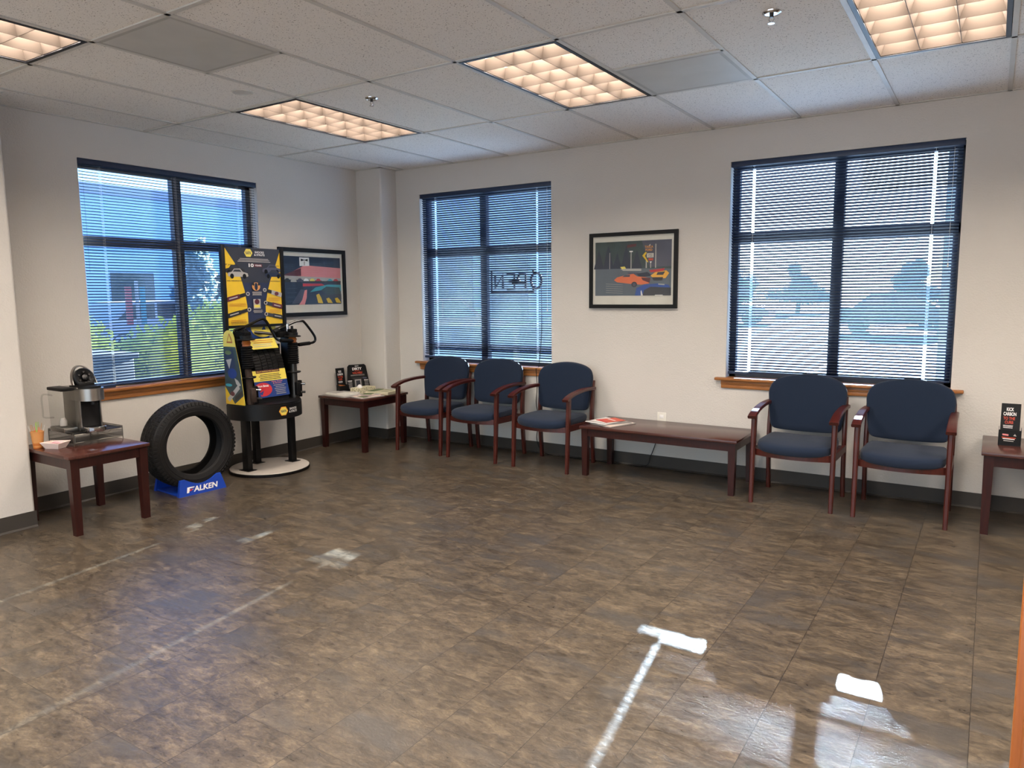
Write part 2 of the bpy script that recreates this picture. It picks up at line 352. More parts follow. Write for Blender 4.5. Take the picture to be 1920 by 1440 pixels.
for a, b in (((0, RY-0.2, 0), (0.9, RY, H)), ((7.9, RY-0.2, 0), (RX, RY, H)), ((0.9, RY-0.2, 0), (7.9, RY, 0.35)), ((0.9, RY-0.2, 2.4), (7.9, RY, H))): m.box(a, b, 'wall')
struct(m.build('wall_front', 'wall', smooth=None))
t = empty('window_4', (4.4, RY-0.1, 0.35)); struct(t); m = MB()  # unseen window added with the opening, to go with the fill lamp
for x in (0.9, 2.63, 4.36, 6.09, 7.84): m.box((x, RY-0.14, 0.35), (x+0.06, RY-0.08, 2.4), 'bronze')
for z in (0.35, 2.34): m.box((0.9, RY-0.14, z), (7.9, RY-0.08, z+0.06), 'bronze')
m.build('window_frame', 'bronze', t, smooth=None); MB().box((0.96, RY-0.112, 0.41), (7.84, RY-0.108, 2.34), 'picture_glass').build('window_pane', 'picture_glass', t, smooth=None)
al = bpy.data.lights.new('added_rear_fill', 'AREA'); al.shape = 'RECTANGLE'; al.size = 6.8; al.size_y = 1.9; al.energy = FILL_W; al.color = (0.88, 0.95, 1.0)
ao = bpy.data.objects.new('added_rear_fill', al); COL.objects.link(ao); ao.location = (4.4, RY-0.3, 1.38); ao.rotation_euler = (R(90), 0, 0)  # unseen area lamp added outside the opening to brighten walls and ceiling
def bull(r, cx, cy, a0, a1, n=6): return [(cx+r*cos(R(a0+(a1-a0)*i/n)), cy+r*sin(R(a0+(a1-a0)*i/n))) for i in range(n+1)]
FR0 = ((0, 0, 0), (1, 0, 0), (0, 1, 0))
struct(MB().prism([(0, 0), (0, -0.218)]+bull(0.022, 0.298, -0.196, -90, 0)+[(0.32, 0)], FR0, 0, H, 'wall').build('wall_column', 'wall'))
struct(MB().prism([(0, -3.45), (0, RY), (0.325, RY)]+bull(0.02, 0.305, -3.47, 0, 90), FR0, 0, H, 'wall').build('wall_jog', 'wall'))
# vinyl cove base with a small toe
def base(name, pts):
    mb = MB()
    for (x0, y0), (x1, y1) in zip(pts, pts[1:]):
        d = Vector((x1-x0, y1-y0, 0)).normalized(); nn = Vector((d.y, -d.x, 0)); a = Vector((x0, y0, 0)); b = Vector((x1, y1, 0))
        pr = [(0.0, 0.102), (0.004, 0.102), (0.005, 0.012), (0.016, 0.001), (0, 0.001)]
        vs = [a-d*0.0+nn*p+Vector((0, 0, q)) for p, q in pr]+[b+d*0.003+nn*p+Vector((0, 0, q)) for p, q in pr]; k = len(pr)
        mb.add(vs, [tuple(range(k)), tuple(range(2*k-1, k-1, -1))]+[(i, (i+1) % k, k+(i+1) % k, k+i) for i in range(k)], 'base_vinyl')
    return struct(mb.build(name, 'base_vinyl'))
base('baseboard_left', [(0, -3.45), (0, -0.218)]); base('baseboard_column', [(0, -0.218), (0.32, -0.218), (0.32, 0)])
base('baseboard_back', [(0.32, 0), (RX, 0)]); base('baseboard_jog', [(0.325, RY), (0.325, -3.45)])
base('baseboard_right', [(RX, 0), (RX, RY)]); base('baseboard_front', [(RX, RY), (0.325, RY)])

# ceiling grid, 2 x 4 ft
F = 0.6096; GX, GY = 0.4249, -2.3746; LIGHT_I = (1, 4, 7, 10); LIGHT_J = (0, -4, -8)
gm = MB(); tz0, tz1 = H-0.006, H+0.001
k = -1
while GX+k*F < RX:
    if GX+k*F > 0.02: gm.box((GX+k*F-0.012, RY, tz0), (GX+k*F+0.012, 0, tz1), 'grid_white')
    k += 1
k = -10
while GY+k*2*F < 0:
    if GY+k*2*F > RY: gm.box((0, GY+k*2*F-0.012, tz0), (RX, GY+k*2*F+0.012, tz1-0.0005), 'grid_white')
    k += 1
for i, j in ((2, -1), (5, 1)): gm.box((GX+i*F, GY+j*F-0.012, tz0), (GX+(i+1)*F, GY+j*F+0.012, tz1-0.0005), 'grid_white')
for a, b in (((0, RY, tz0), (0.022, 0, tz1)), ((0, -0.022, tz0), (RX, 0, tz1)), ((0, -0.24, tz0), (0.342, -0.218, tz1)), ((0.32, -0.24, tz0), (0.342, 0, tz1)), ((0.325, RY, tz0), (0.347, -3.43, tz1))): gm.box(a, b, 'grid_white')
struct(gm.build('trim_1', 'grid_white', smooth=None), 'white metal ceiling grid')

# ------------------------------------------------------------------ ceiling lights
def make_light(i, j, label, seen=True):
    x0, y0 = GX+i*F+0.014, GY+j*F+0.014; x1, y1 = x0+F-0.028, y0+2*F-0.028; z0 = H-0.004; zt = H+0.0
    t = empty('ceiling_light', ((x0+x1)/2, (y0+y1)/2, H), label, 'ceiling light', 'recessed ceiling lights')
    g = 0.020; dz = 0.115
    fr = MB()   # black reveal round the troffer, white inner lip
    for a, b in (((x0, y0), (x1, y0+g)), ((x0, y1-g), (x1, y1)), ((x0, y0+g), (x0+g, y1-g)), ((x1-g, y0+g), (x1, y1-g))):
        fr.box((a[0], a[1], z0-0.004), (b[0], b[1], z0), 'reveal_black')
    fr.build('frame', 'reveal_black', t, smooth=None)
    lv = MB(); a0, b0, a1, b1 = x0+g, y0+g, x1-g, y1-g
    zb, zu = H-0.009, H-0.009-0.0
    depth = 0.055
    # parabolic blades hanging down into each cell mouth: wedge section, thin at the lip, thick at the top
    def blade(p, q):
        p = Vector(p); q = Vector(q); d = (q-p).normalized(); nn = Vector((-d.y, d.x, 0)); pr = []
        for s in (0, 1.0): pr.append((0.0015+0.020*s, s*depth))
        ring = [(-a, b) for a, b in pr][::-1]+[(a, b) for a, b in pr]; kk = len(ring)
        vs = [p+nn*a+Vector((0, 0, b)) for a, b in ring]+[q+nn*a+Vector((0, 0, b)) for a, b in ring]
        lv.add(vs, [(i2, (i2+1) % kk, kk+(i2+1) % kk, kk+i2) for i2 in range(kk)]+[tuple(range(kk))[::-1], tuple(range(kk, 2*kk))], 'louver')
    zl = H-0.002
    for c in range(0, 4): xx = a0+(a1-a0)*c/3; blade((xx, b0, zl), (xx, b1, zl))
    for c in range(0, 7): yy = b0+(b1-b0)*c/6; blade((a0, yy, zl), (a1, yy, zl))
    lv.build('louver', 'louver', t)
    hs = MB()   # white painted housing above the louver
    zt = zl+depth; zz = zt+0.03
    hs.box((a0-0.004, b0-0.004, zl), (a0, b1+0.004, zz), 'grid_white'); hs.box((a1, b0-0.004, zl), (a1+0.004, b1+0.004, zz), 'grid_white')
    hs.box((a0, b0-0.004, zl), (a1, b0, zz), 'grid_white'); hs.box((a0, b1, zl), (a1, b1+0.004, zz), 'grid_white'); hs.box((a0-0.004, b0-0.004, zz), (a1+0.004, b1+0.004, zz+0.004), 'grid_white')
    hs.build('housing', 'grid_white', t, smooth=None)
    ld = bpy.data.lights.new('lamp', 'AREA'); ld.shape = 'RECTANGLE'; ld.size = a1-a0-0.04; ld.size_y = b1-b0-0.04; ld.energy = LAMP_W if seen else BACK_W; ld.color = (1, 0.88, 0.77)
    lo = bpy.data.objects.new('lamp', ld); COL.objects.link(lo); lo.parent = t; lo.location = (0, 0, zz-0.008-H)
# holes in the ceiling for the troffers are cut below
holes = []
for i in LIGHT_I:
    for j in LIGHT_J:
        if GX+(i+1)*F > RX: continue
        holes.append((i, j))
ceil = bpy.data.objects['ceiling']; bpy.data.objects.remove(ceil)
cm = MB(); xs = sorted({-0.2, RX+0.2}|{GX+i*F+o for i, _ in holes for o in (0.0, F)}); ys = sorted({RY-0.2, TH}|{GY+j*F+o for _, j in holes for o in (0.0, 2*F)})
for a, b in zip(xs, xs[1:]):
    for c, d in zip(ys, ys[1:]):
        mxx, myy = (a+b)/2, (c+d)/2
        if any(GX+i*F < mxx < GX+(i+1)*F and GY+j*F < myy < GY+(j+2)*F for i, j in holes): continue
        cm.box((a, c, H), (b, d, H+0.12), 'ctile')
cm.box((-0.2, RY-0.2, H+0.12), (RX+0.2, TH, H+0.16), 'ctile')
struct(cm.build('ceiling', 'ctile', smooth=None))
LBL = {(1, -4): 'recessed grid light at the left edge of the ceiling beside the large grey vent', (1, 0): 'small looking recessed grid light nearest the left wall and corner, glowing warm white', (4, 0): 'recessed grid light in the middle of the ceiling beside the perforated vent', (7, 0): 'recessed grid light at the upper right, above the wide right window'}
for i, j in holes:
    make_light(i, j, LBL.get((i, j), 'recessed grid ceiling light behind the viewpoint'), (i, j) in LBL)

# vents, sprinklers, ceiling speaker
for (i, j), lb in (((2, -2), 'flat grey square return vent at the upper left of the ceiling'), ((5, 1), 'grey perforated square vent right of the middle ceiling light')):
    x0, y0 = GX+i*F+0.012, GY+j*F+0.012; x1, y1 = x0+F-0.024, y0+F-0.024
    t = empty('ceiling_vent', ((x0+x1)/2, (y0+y1)/2, H), lb, 'ceiling vent')
    MB().box((x0+0.02, y0+0.02, H-0.0055), (x1-0.02, y1-0.02, H-0.001), 'perforated').build('perforated_panel', 'perforated', t, smooth=None)
    fm = MB(); g = 0.02
    for a, b in (((x0, y0), (x1, y0+g)), ((x0, y1-g), (x1, y1)), ((x0, y0+g), (x0+g, y1-g)), ((x1-g, y0+g), (x1, y1-g))): fm.box((a[0], a[1], H-0.005), (b[0], b[1], H-0.001), 'vent_grey')
    fm.build('frame', 'vent_grey', t, smooth=None)
for (x, y), lb in (((2.004, -2.091), 'small chrome sprinkler head on the ceiling left of the middle light'), ((4.408, -2.13), 'chrome sprinkler head on the ceiling left of the right hand light')):
    t = empty('fire_sprinkler', (x, y, H), lb, 'fire sprinkler')
    MB().lathe([(0.041, 0), (0.040, -0.004), (0.030, -0.010), (0.028, -0.008), (0.0, -0.006)], (x, y, H), 'chrome').build('escutcheon', 'chrome', t)
    MB().cyl((x, y, H-0.004), (x, y, H-0.022), 0.009, 'steel_dark', 12).tube([(x+0.007, y, H-0.02), (x+0.011, y, H-0.03), (x+0.002, y, H-0.045)], 0.0022, 'chrome').tube([(x-0.007, y, H-0.02), (x-0.011, y, H-0.03), (x-0.002, y, H-0.045)], 0.0022, 'chrome').build('sprinkler_body', 'chrome', t)
    MB().lathe([(0.0, 0.002), (0.015, 0.001), (0.015, -0.0005), (0.0, -0.001)], (x, y, H-0.047), 'chrome', 16).build('deflector', 'chrome', t)
x, y = 1.47, -2.624
tag(MB().lathe([(0.062, 0.0), (0.060, -0.003), (0.052, -0.004), (0.050, -0.001), (0.0, -0.001)], (x, y, H), 'grid_white').build('ceiling_plate', 'grid_white'), 'round flush cover plate in the ceiling tile left of the corner light', 'cover plate')

# ------------------------------------------------------------------ windows, sills, blinds
def win(idx, rng, tf, frame_mat, lad, tilt, slat, mull, extra=()):
    """tf(a, d, z): a along the wall, d outwards"""
    a0, a1 = rng
    def bx(mb, p0, p1, mat, bev=0.0):
        c1, c2 = tf(*p0), tf(*p1); mb.box(tuple(min(q, r) for q, r in zip(c1, c2)), tuple(max(q, r) for q, r in zip(c1, c2)), mat, bev)
    ca = (a0+a1)/2; org = tf(ca, 0.12, ZS)
    t = empty('window_%d' % idx, org); struct(t)
    fm = MB(); d0, d1 = 0.095, 0.145; fw = 0.045
    bx(fm, (a0, d0, ZS-0.02), (a0+fw, d1, ZH), frame_mat); bx(fm, (a1-fw, d0, ZS-0.02), (a1, d1, ZH), frame_mat)
    bx(fm, (a0, d0, ZH-0.05), (a1, d1, ZH), frame_mat); bx(fm, (a0, d0, ZS-0.02), (a1, d1, ZS+0.032), frame_mat)
    bx(fm, (mull-0.036, d0-0.006, ZS), (mull+0.036, d1, ZH), frame_mat); bx(fm, (a0, d0, 1.79), (a1, d1, 1.858), frame_mat)
    fm.build('window_frame', frame_mat, t, smooth=None)
    for p, q in ((a0+fw, mull-0.036), (mull+0.036, a1-fw)):
        for z0, z1 in ((ZS+0.032, 1.79), (1.858, ZH-0.05)):
            g = MB(); bx(g, (p, 0.12, z0), (q, 0.125, z1), 'window_glass' if idx > 1 else 'window_glass_clear'); g.build('window_pane', 'window_glass', t, smooth=None)
    # wooden stool and apron
    mat = 'oak' if idx > 1 else 'oak_side'
    sm = MB(); bx(sm, (a0+0.001, -0.0, ZS-0.022), (a1-0.001, d0+0.002, ZS), mat); bx(sm, (a0-0.075, -0.042, ZS-0.022), (a1+0.075, -0.0005, ZS), mat, 0.006)
    sm.build('window_sill', mat, t)
    am = MB(); bx(am, (a0-0.03, -0.020, ZS-0.052), (a1+0.03, -0.0005, ZS-0.0225), mat, 0.004); bx(am, (a0-0.03, -0.014, ZS-0.082), (a1+0.03, -0.0005, ZS-0.050), mat, 0.005)
    am.build('apron_trim', mat, t)
    # venetian blind
    b0, b1 = a0+0.012, a1-0.012; cd = 0.024
    return b0, b1, cd, bx, mat
def blind(rng, tf, lad, tilt, slat, label, zbot, wand):
    a0, a1 = rng; b0, b1 = a0+0.012, a1-0.012; cd = 0.026; zc = ZH-0.046
    bl = empty('window_blind', tf((a0+a1)/2, cd, ZH), label, 'window blind')
    def bx(mb, p0, p1, mat, bev=0.0):
        c1, c2 = tf(*p0), tf(*p1); mb.box(tuple(min(q, r) for q, r in zip(c1, c2)), tuple(max(q, r) for q, r in zip(c1, c2)), mat, bev)
    h = MB(); bx(h, (a0+0.004, 0.002, ZH-0.04), (a1-0.004, 0.045, ZH-0.001), 'rail_navy', 0.003); h.build('headrail', 'rail_navy', bl)
    pitch = 0.0205; dep = 0.0255; nS = int((zc-zbot-0.016)/pitch); sm = MB(); hw = 0.0095
    cuts = [b0]; 
    for c in lad: cuts += [c-hw, c+hw]
    cuts.append(b1)
    ws = (-0.5, -0.27, 0.0, 0.27, 0.5)
    for q in range(nS+1):
        zz = zc-q*pitch; tl = tilt+random.uniform(-0.012, 0.012)
        rows = []
        for wv in ws:
            cam_ = 0.0022*(1-(2*wv)**2)
            # inner edge (wv<0, room side) raised
            dd = cd+wv*dep*cos(tl)+cam_*sin(tl); z2 = zz-wv*dep*sin(tl)+cam_*cos(tl)
            rows.append([tf(c, dd, z2) for c in cuts])
        vs = [p for r in rows for p in r]; nc = len(cuts); fs = []
        for i in range(len(ws)-1):
            for j in range(nc-1):
                if j % 2 == 1 and i in (1, 2): continue
                fs.append((i*nc+j, i*nc+j+1, (i+1)*nc+j+1, (i+1)*nc+j))
        sm.add(vs, fs, slat)
    sm.build('slats', slat, bl, smooth=50)
    r = MB(); bx(r, (lad[0], cd-0.012, zbot), (b1, cd+0.012, zbot+0.012), 'rail_navy', 0.003); bx(r, (b0, cd-0.012, zbot-0.012), (lad[0], cd+0.012, zbot+0.009), 'rail_navy', 0.003); r.build('bottom_rail', 'rail_navy', bl)
    for c in lad:
        m = MB()
        for dd in (-0.0125, 0.0125): m.tube([tf(c, cd+dd, zc+0.01), tf(c, cd+dd, zbot+0.01)], 0.0005, 'cord_white', 5)
        m.tube([tf(c, cd, zc+0.01), tf(c, cd, zbot+0.01)], 0.0006, 'cord_white', 5)
        m.build('ladder_cord', 'cord_white', bl)
    if wand:
        MB().tube([tf(wand[0], 0.006, ZH-0.05), tf(wand[0], 0.004, wand[1])], 0.0028, 'clear_plastic', 6).build('tilt_wand', 'white_plastic', bl)
        MB().tube([tf(wand[2], 0.004, ZH-0.05), tf(wand[2], 0.003, wand[3])], 0.0009, 'cord_white', 5).lathe([(0.002, 0.03), (0.006, 0.0), (0.0, 0.0)], tf(wand[2], 0.003, wand[3]-0.03), 'white_plastic', 10).build('lift_cord', 'cord_white', bl)
TFB = lambda a, d, z: Vector((a, d, z)); TFA = lambda a, d, z: Vector((-d, a, z))
win(1, W1, TFA, 'grey_frame', (), 0, '', -2.079); win(2, W2, TFB, 'bronze', (), 0, '', 1.297); win(3, W3, TFB, 'bronze', (), 0, '', 4.346)
blind(W1, TFA, (-2.703, -2.13, -1.575), R(-19), 'slat_grey', 'venetian blind with open slats on the left wall window, bright hedge behind', 0.79, (-2.83, 1.6, -1.44, 1.5))
blind(W2, TFB, (0.79, 1.916), R(34), 'slat_navy', 'navy venetian blind on the narrower looking middle window with the neon sign behind', 0.821, (0.66, 1.65, 2.03, 1.3))
blind(W3, TFB, (3.772, 4.926), R(34), 'slat_navy', 'navy venetian blind on the bright right window above two chairs', 0.813, (3.645, 1.6, 5.03, 1.6))

# neon OPEN sign, read from outdoors, mirrored from here
t = empty('neon_sign', (1.66, 0.085, 1.54), 'black tube open sign seen from behind through the middle window blind', 'neon sign')
def SP(u, v): return Vector((1.86-u, 0.082, 1.437+v))       # u runs in reading direction seen from outdoors
O = [(-0.065, 0.10)]
bd = MB().tube([SP(0.02, 0.17), SP(0.02, 0.198), SP(0.47, 0.198), SP(0.47, 0.0), SP(0.02, 0.0), SP(0.02, 0.03)], 0.0115, 'black', 8)
bd.build('border_tube', 'black', t)
L = MB().tube([SP(-0.01+0.055*cos(a*pi/8), 0.10+0.07*sin(a*pi/8)) for a in range(17)], 0.0115, 'black', 8); L.build('letter', 'black', t)
L = MB().tube([SP(0.10, 0.03), SP(0.10, 0.16), SP(0.165, 0.16), SP(0.185, 0.125), SP(0.165, 0.09), SP(0.10, 0.09)], 0.0115, 'black', 8); L.build('letter', 'black', t)
L = MB().tube([SP(0.30, 0.16), SP(0.22, 0.16), SP(0.22, 0.03), SP(0.30, 0.03)], 0.0115, 'black', 8).tube([SP(0.22, 0.095), SP(0.28, 0.095)], 0.0115, 'black', 8); L.build('letter', 'black', t)
L = MB().tube([SP(0.345, 0.03), SP(0.345, 0.16), SP(0.43, 0.04), SP(0.43, 0.16)], 0.0115, 'black', 8); L.build('letter', 'black', t)
MB().box((1.615, 0.078, 1.505), (1.685, 0.092, 1.555), 'black').build('transformer_box', 'black', t)
for u in (0.06, 0.43): MB().tube([SP(u, 0.198), SP(u, 0.355)], 0.0012, 'black', 5).build('hanging_wire', 'black', t)
tag(MB().tube([(1.93, 0.07, 1.50), (1.955, 0.03, 1.1), (1.945, -0.004, 0.785), (1.944, -0.047, 0.765), (1.944, -0.048, 0.74), (1.935, -0.02, 0.60), (1.92, -0.012, 0.45), (1.95, -0.014, 0.30), (1.93, -0.02, 0.12), (2.05, -0.035, 0.008), (2.5, -0.045, 0.006), (2.95, -0.05, 0.006), (3.02, -0.03, 0.10), (3.07, -0.022, 0.25), (3.10, -0.018, 0.385)], 0.0032, 'black', 6, smooth=6).build('power_cord', 'black'), 'thin black cord hanging from the middle window down behind the chairs to the outlet', 'cord')
# wall outlet behind the bench
t = empty('wall_outlet', (3.099, 0, 0.40), 'cream wall outlet plate behind the long coffee table', 'wall outlet')
MB().box((3.062, -0.006, 0.345), (3.136, 0, 0.462), 'white_plastic', 0.002).build('cover_plate', 'white_plastic', t)
m = MB()
for z in (0.378, 0.428): MB().box((3.083, -0.0085, z-0.014), (3.115, -0.0055, z+0.014), 'white', 0.001).build('socket', 'white', t)

# ------------------------------------------------------------------ chairs
def pillow(mb, outline, fmap, th0, th1, mat, bulge=0.012):
    """outline 2D closed; fmap(a,b,h)->3D; rounded cushion between heights th0 and th1"""
    k = len(outline); cx = sum(p[0] for p in outline)/k; cy = sum(p[1] for p in outline)/k
    T = th1-th0; prof = [(0.0, 0.5), (0.04, 0.5)]
    rings = [(0.55, -bulge*0.7, 0), (0.80, -bulge*0.3, 0), (0.94, 0.0, 0), (0.98, T*0.12, 0), (1.0, T*0.36, 0), (1.0, T*0.64, 0), (0.98, T*0.88, 0), (0.94, T, 0), (0.80, T+bulge*0.5, 0), (0.55, T+bulge, 0)]
    vs = []
    for s_, h, _ in rings:
        for a, b in outline: vs.append(fmap(cx+(a-cx)*s_, cy+(b-cy)*s_, th0+h))
    n_ = len(rings); fs = [(i*k+j, i*k+(j+1) % k, (i+1)*k+(j+1) % k, (i+1)*k+j) for i in range(n_-1) for j in range(k)]
    vs += [fmap(cx, cy, th0-bulge), fmap(cx, cy, th1+bulge*1.15)]
    fs += [(j, len(vs)-2, (j+1) % k) for j in range(k)]+[((n_-1)*k+(j+1) % k, len(vs)-1, (n_-1)*k+j) for j in range(k)]
    mb.add(vs, fs, mat)
def ribbon(mb, cl, wfun, tfun, mat, side=Vector((1, 0, 0))):
    """bar of rectangular section along a centre line in the y-z plane, width across x"""
    vs = []; n_ = len(cl)
    for i, p in enumerate(cl):
        t = (cl[min(i+1, n_-1)]-cl[max(i-1, 0)]).normalized(); nn = side.cross(t).normalized(); u = i/(n_-1); w_, t_ = wfun(u)/2, tfun(u)/2; c = t_*0.35
        for a, b in ((-w_, -t_+c), (-w_+c, -t_), (w_-c, -t_), (w_, -t_+c), (w_, t_-c), (w_-c, t_), (-w_+c, t_), (-w_, t_-c)): vs.append(p+side*a+nn*b)
    fs = [(i*8+k, i*8+(k+1) % 8, (i+1)*8+(k+1) % 8, (i+1)*8+k) for i in range(n_-1) for k in range(8)]+[tuple(range(8))[::-1], tuple((n_-1)*8+k for k in range(8))]
    mb.add(vs, fs, mat)
def make_chair(loc, label):
    t = empty('guest_chair', (0, 0, 0), label, 'chair', 'blue upholstered guest chairs along the back wall')
    X = 0.255
    for s in (-1, 1):
        m = MB(); cl = [Vector((s*(X-0.002), -0.232+0.032*u, 0.0+0.592*u)) for u in (0, 0.25, 0.5, 0.75, 1)]
        ribbon(m, cl, lambda u: 0.026+0.006*u, lambda u: 0.030+0.016*min(1, u*1.6), 'chair_wood'); m.build('leg', 'chair_wood', t)
        m = MB(); cl = crv([Vector((s*(X-0.004), 0.235, 0.0)), Vector((s*(X-0.004), 0.212, 0.22)), Vector((s*(X-0.004), 0.205, 0.42)), Vector((s*(X-0.006), 0.222, 0.60)), Vector((s*(X-0.008), 0.238, 0.70))], 4)
        ribbon(m, cl, lambda u: 0.028, lambda u: 0.036+0.012*sin(pi*u), 'chair_wood'); m.build('leg', 'chair_wood', t)
        m = MB(); cl = crv([Vector((s*X, -0.262, 0.588)), Vector((s*X, -0.215, 0.607)), Vector((s*X, -0.12, 0.628)), Vector((s*X, 0.02, 0.640)), Vector((s*X, 0.14, 0.640)), Vector((s*X, 0.232, 0.636))], 5)
        ribbon(m, cl, lambda u: 0.056-0.014*u, lambda u: 0.022+0.004*u, 'chair_wood'); m.build('armrest', 'chair_wood', t)
        m = MB(); m.hexa([(s*X-0.010, -0.20, 0.335), (s*X+0.010, -0.20, 0.335), (s*X+0.010, 0.21, 0.325), (s*X-0.010, 0.21, 0.325)], [(s*X-0.010, -0.20, 0.382), (s*X+0.010, -0.20, 0.382), (s*X+0.010, 0.21, 0.372), (s*X-0.010, 0.21, 0.372)], 'chair_wood'); m.build('side_rail', 'chair_wood', t)
    # bowed front rail + rear rail
    m = MB(); N_ = 14
    vs = []
    for i in range(N_+1):
        x = -0.243+0.486*i/N_; yb = -0.205-0.052*(1-(x/0.243)**2)
        for dy, z in ((0, 0.325), (0, 0.368), (0.02, 0.368), (0.02, 0.325)): vs.append((x, yb+dy, z))
    m.add(vs, [(i*4+k, i*4+(k+1) % 4, (i+1)*4+(k+1) % 4, (i+1)*4+k) for i in range(N_) for k in range(4)]+[(0, 1, 2, 3), tuple(N_*4+k for k in (3, 2, 1, 0))], 'chair_wood')
    m.build('front_rail', 'chair_wood', t); MB().box((-0.240, 0.185, 0.325), (0.240, 0.207, 0.365), 'chair_wood').build('rear_rail', 'chair_wood', t)
    # seat cushion
    out = crv2([(-0.236, -0.165), (-0.20, -0.232), (-0.10, -0.270), (0.0, -0.280), (0.10, -0.270), (0.20, -0.232), (0.236, -0.165), (0.236, 0.0), (0.228, 0.14), (0.19, 0.19), (0.0, 0.197), (-0.19, 0.19), (-0.228, 0.14), (-0.236, 0.0)], 4, True)
    m = MB(); pillow(m, out, lambda a, b, h: Vector((a, b, h-0.012*max(0, -(b+0.12))/0.16+0.006*(a/0.23)**2)), 0.362, 0.422, 'fabric', 0.012); m.build('seat', 'fabric', t)
    # backrest
    out = crv2([(-0.225, 0.468), (-0.242, 0.53), (-0.256, 0.66), (-0.258, 0.725), (-0.232, 0.785), (-0.17, 0.818), (-0.085, 0.836), (0.0, 0.842), (0.085, 0.836), (0.17, 0.818), (0.232, 0.785), (0.258, 0.725), (0.256, 0.66), (0.242, 0.53), (0.225, 0.468), (0.17, 0.448), (0.0, 0.440), (-0.17, 0.448)], 4, True)
    fm = lambda a, b, h: Vector((a, 0.205+(b-0.45)*0.16-0.045*(a/0.26)**2-h, b))
    m = MB(); pillow(m, out, fm, -0.026, 0.028, 'fabric', 0.010); m.build('backrest', 'fabric', t)
    return t
def rest(lst):
    pass
chairs = [((1.000, -0.325), 'blue guest chair in the far corner, next to the magazine table', 0), ((1.590, -0.325), 'blue guest chair in the middle of the three under the middle window', 0),
          ((2.283, -0.335), 'blue guest chair touching the left end of the long coffee table', 0), ((4.237, -0.375), 'blue guest chair right beside the right end of the long coffee table', 0), ((4.875, -0.375), 'blue guest chair nearest the right hand brochure table', 0)]
c0 = make_chair(None, chairs[0][1])
for i, ((x, y), lb, rz) in enumerate(chairs):
    o = c0 if i == 0 else copy_tree(c0); o.location = (x, y, 0); o.rotation_euler = (0, 0, rz); o['label'] = lb

# ------------------------------------------------------------------ tables
def table(name, x0, y0, x1, y1, h, label, cat, lw=0.052, ap=0.062):
    t = empty(name, ((x0+x1)/2, (y0+y1)/2, 0), label, cat); ov = 0.012
    MB().box((x0, y0, h-0.022), (x1, y1, h), 'mahogany_top', 0.004).build('tabletop', 'mahogany_top', t)
    a0, b0, a1, b1 = x0+ov, y0+ov, x1-ov, y1-ov; zt = h-0.022
    for sx in (0, 1):
        for sy in (0, 1):
            cx0 = a0 if sx == 0 else a1-lw; cy0 = b0 if sy == 0 else b1-lw; tp = 0.006
            m = MB(); m.hexa([(cx0+tp*(1-sx*0), cy0+tp, 0), (cx0+lw-tp, cy0+tp, 0), (cx0+lw-tp, cy0+lw-tp, 0), (cx0+tp, cy0+lw-tp, 0)], [(cx0, cy0, zt), (cx0+lw, cy0, zt), (cx0+lw, cy0+lw, zt), (cx0, cy0+lw, zt)], 'mahogany')
            m.build('leg', 'mahogany', t, smooth=None)
    for p, q in (((a0+lw, b0+0.006), (a1-lw, b0+0.026)), ((a0+lw, b1-0.026), (a1-lw, b1-0.006)), ((a0+0.006, b0+lw), (a0+0.026, b1-lw)), ((a1-0.026, b0+lw), (a1-0.006, b1-lw))):
        MB().box((p[0], p[1], zt-ap), (q[0], q[1], zt), 'mahogany').build('apron', 'mahogany', t, smooth=None)
    return t
TZ = 0.492
table('end_table', 0.155, -3.446, 0.780, -2.944, TZ, 'mahogany end table on the left under the window, carrying the coffee maker', 'table')
table('end_table', 0.022, -0.832, 0.608, -0.228, TZ, 'mahogany end table in the corner by the column, carrying papers and brochures', 'table')
table('end_table', 5.285, -0.607, 5.90, -0.02, TZ, 'mahogany end table cut off by the right edge, carrying one brochure holder', 'table')
table('coffee_table', 2.637, -0.552, 3.862, -0.025, 0.397, 'long low mahogany coffee table between the chairs under the framed picture', 'table', 0.052, 0.058)

# ------------------------------------------------------------------ big tyre in its blue stand
def tyre_profile(Ro, Rb, W):
    h = W/2
    return [(Rb, -h*0.80), (Rb+0.008, -h*0.93), (Rb+0.03, -h*0.99), ((Ro+Rb)/2, -h*1.04), (Ro-0.04, -h*1.0), (Ro-0.018, -h*0.94), (Ro-0.006, -h*0.80)]
def tread(mb, Ro, W, c, axis, n=72, a_range=(0, 360), mat='rubber', M=None):
    """tread band with four round grooves and cross sipes"""
    h = W/2*0.80; cols = [-1, -0.62, -0.60, -0.54, -0.52, -0.22, -0.20, -0.14, -0.12, 0.12, 0.14, 0.20, 0.22, 0.52, 0.54, 0.60, 0.62, 1]
    low = {2, 3, 6, 7, 10, 11, 14, 15}; per = 4; rows = n*per; full = a_range[1]-a_range[0] >= 360; vs = []; nr = rows if full else rows+1
    for i in range(nr):
        for j, cx in enumerate(cols):
            r = Ro-0.006*cx*cx
            ph = (i+(3 if j > 4 else 0)+(2 if j > 12 else 0)) % per
            if j in low: r -= 0.008
            elif ph == 0: r -= 0.005
            a = R(a_range[0]+(a_range[1]-a_range[0])*(i+(0.9*cx))/rows)
            hh_ = cx*h
            q = {'x': (hh_, r*cos(a), r*sin(a)), 'y': (r*cos(a), hh_, r*sin(a))}[axis]; vs.append(Vector(q)+Vector(c))
    k = len(cols); fs = [(i*k+j, i*k+j+1, ((i+1) % nr)*k+j+1, ((i+1) % nr)*k+j) for i in range(rows if full else rows) for j in range(k-1)]
    mb.add(vs, fs, mat, M)
Ro, Rb, Wt = 0.325, 0.213, 0.215
tc = Vector((0.370, -2.405, 0.348)); rotM = Matrix.Translation(tc) @ Matrix.Rotation(R(-4.5), 4, 'Z')
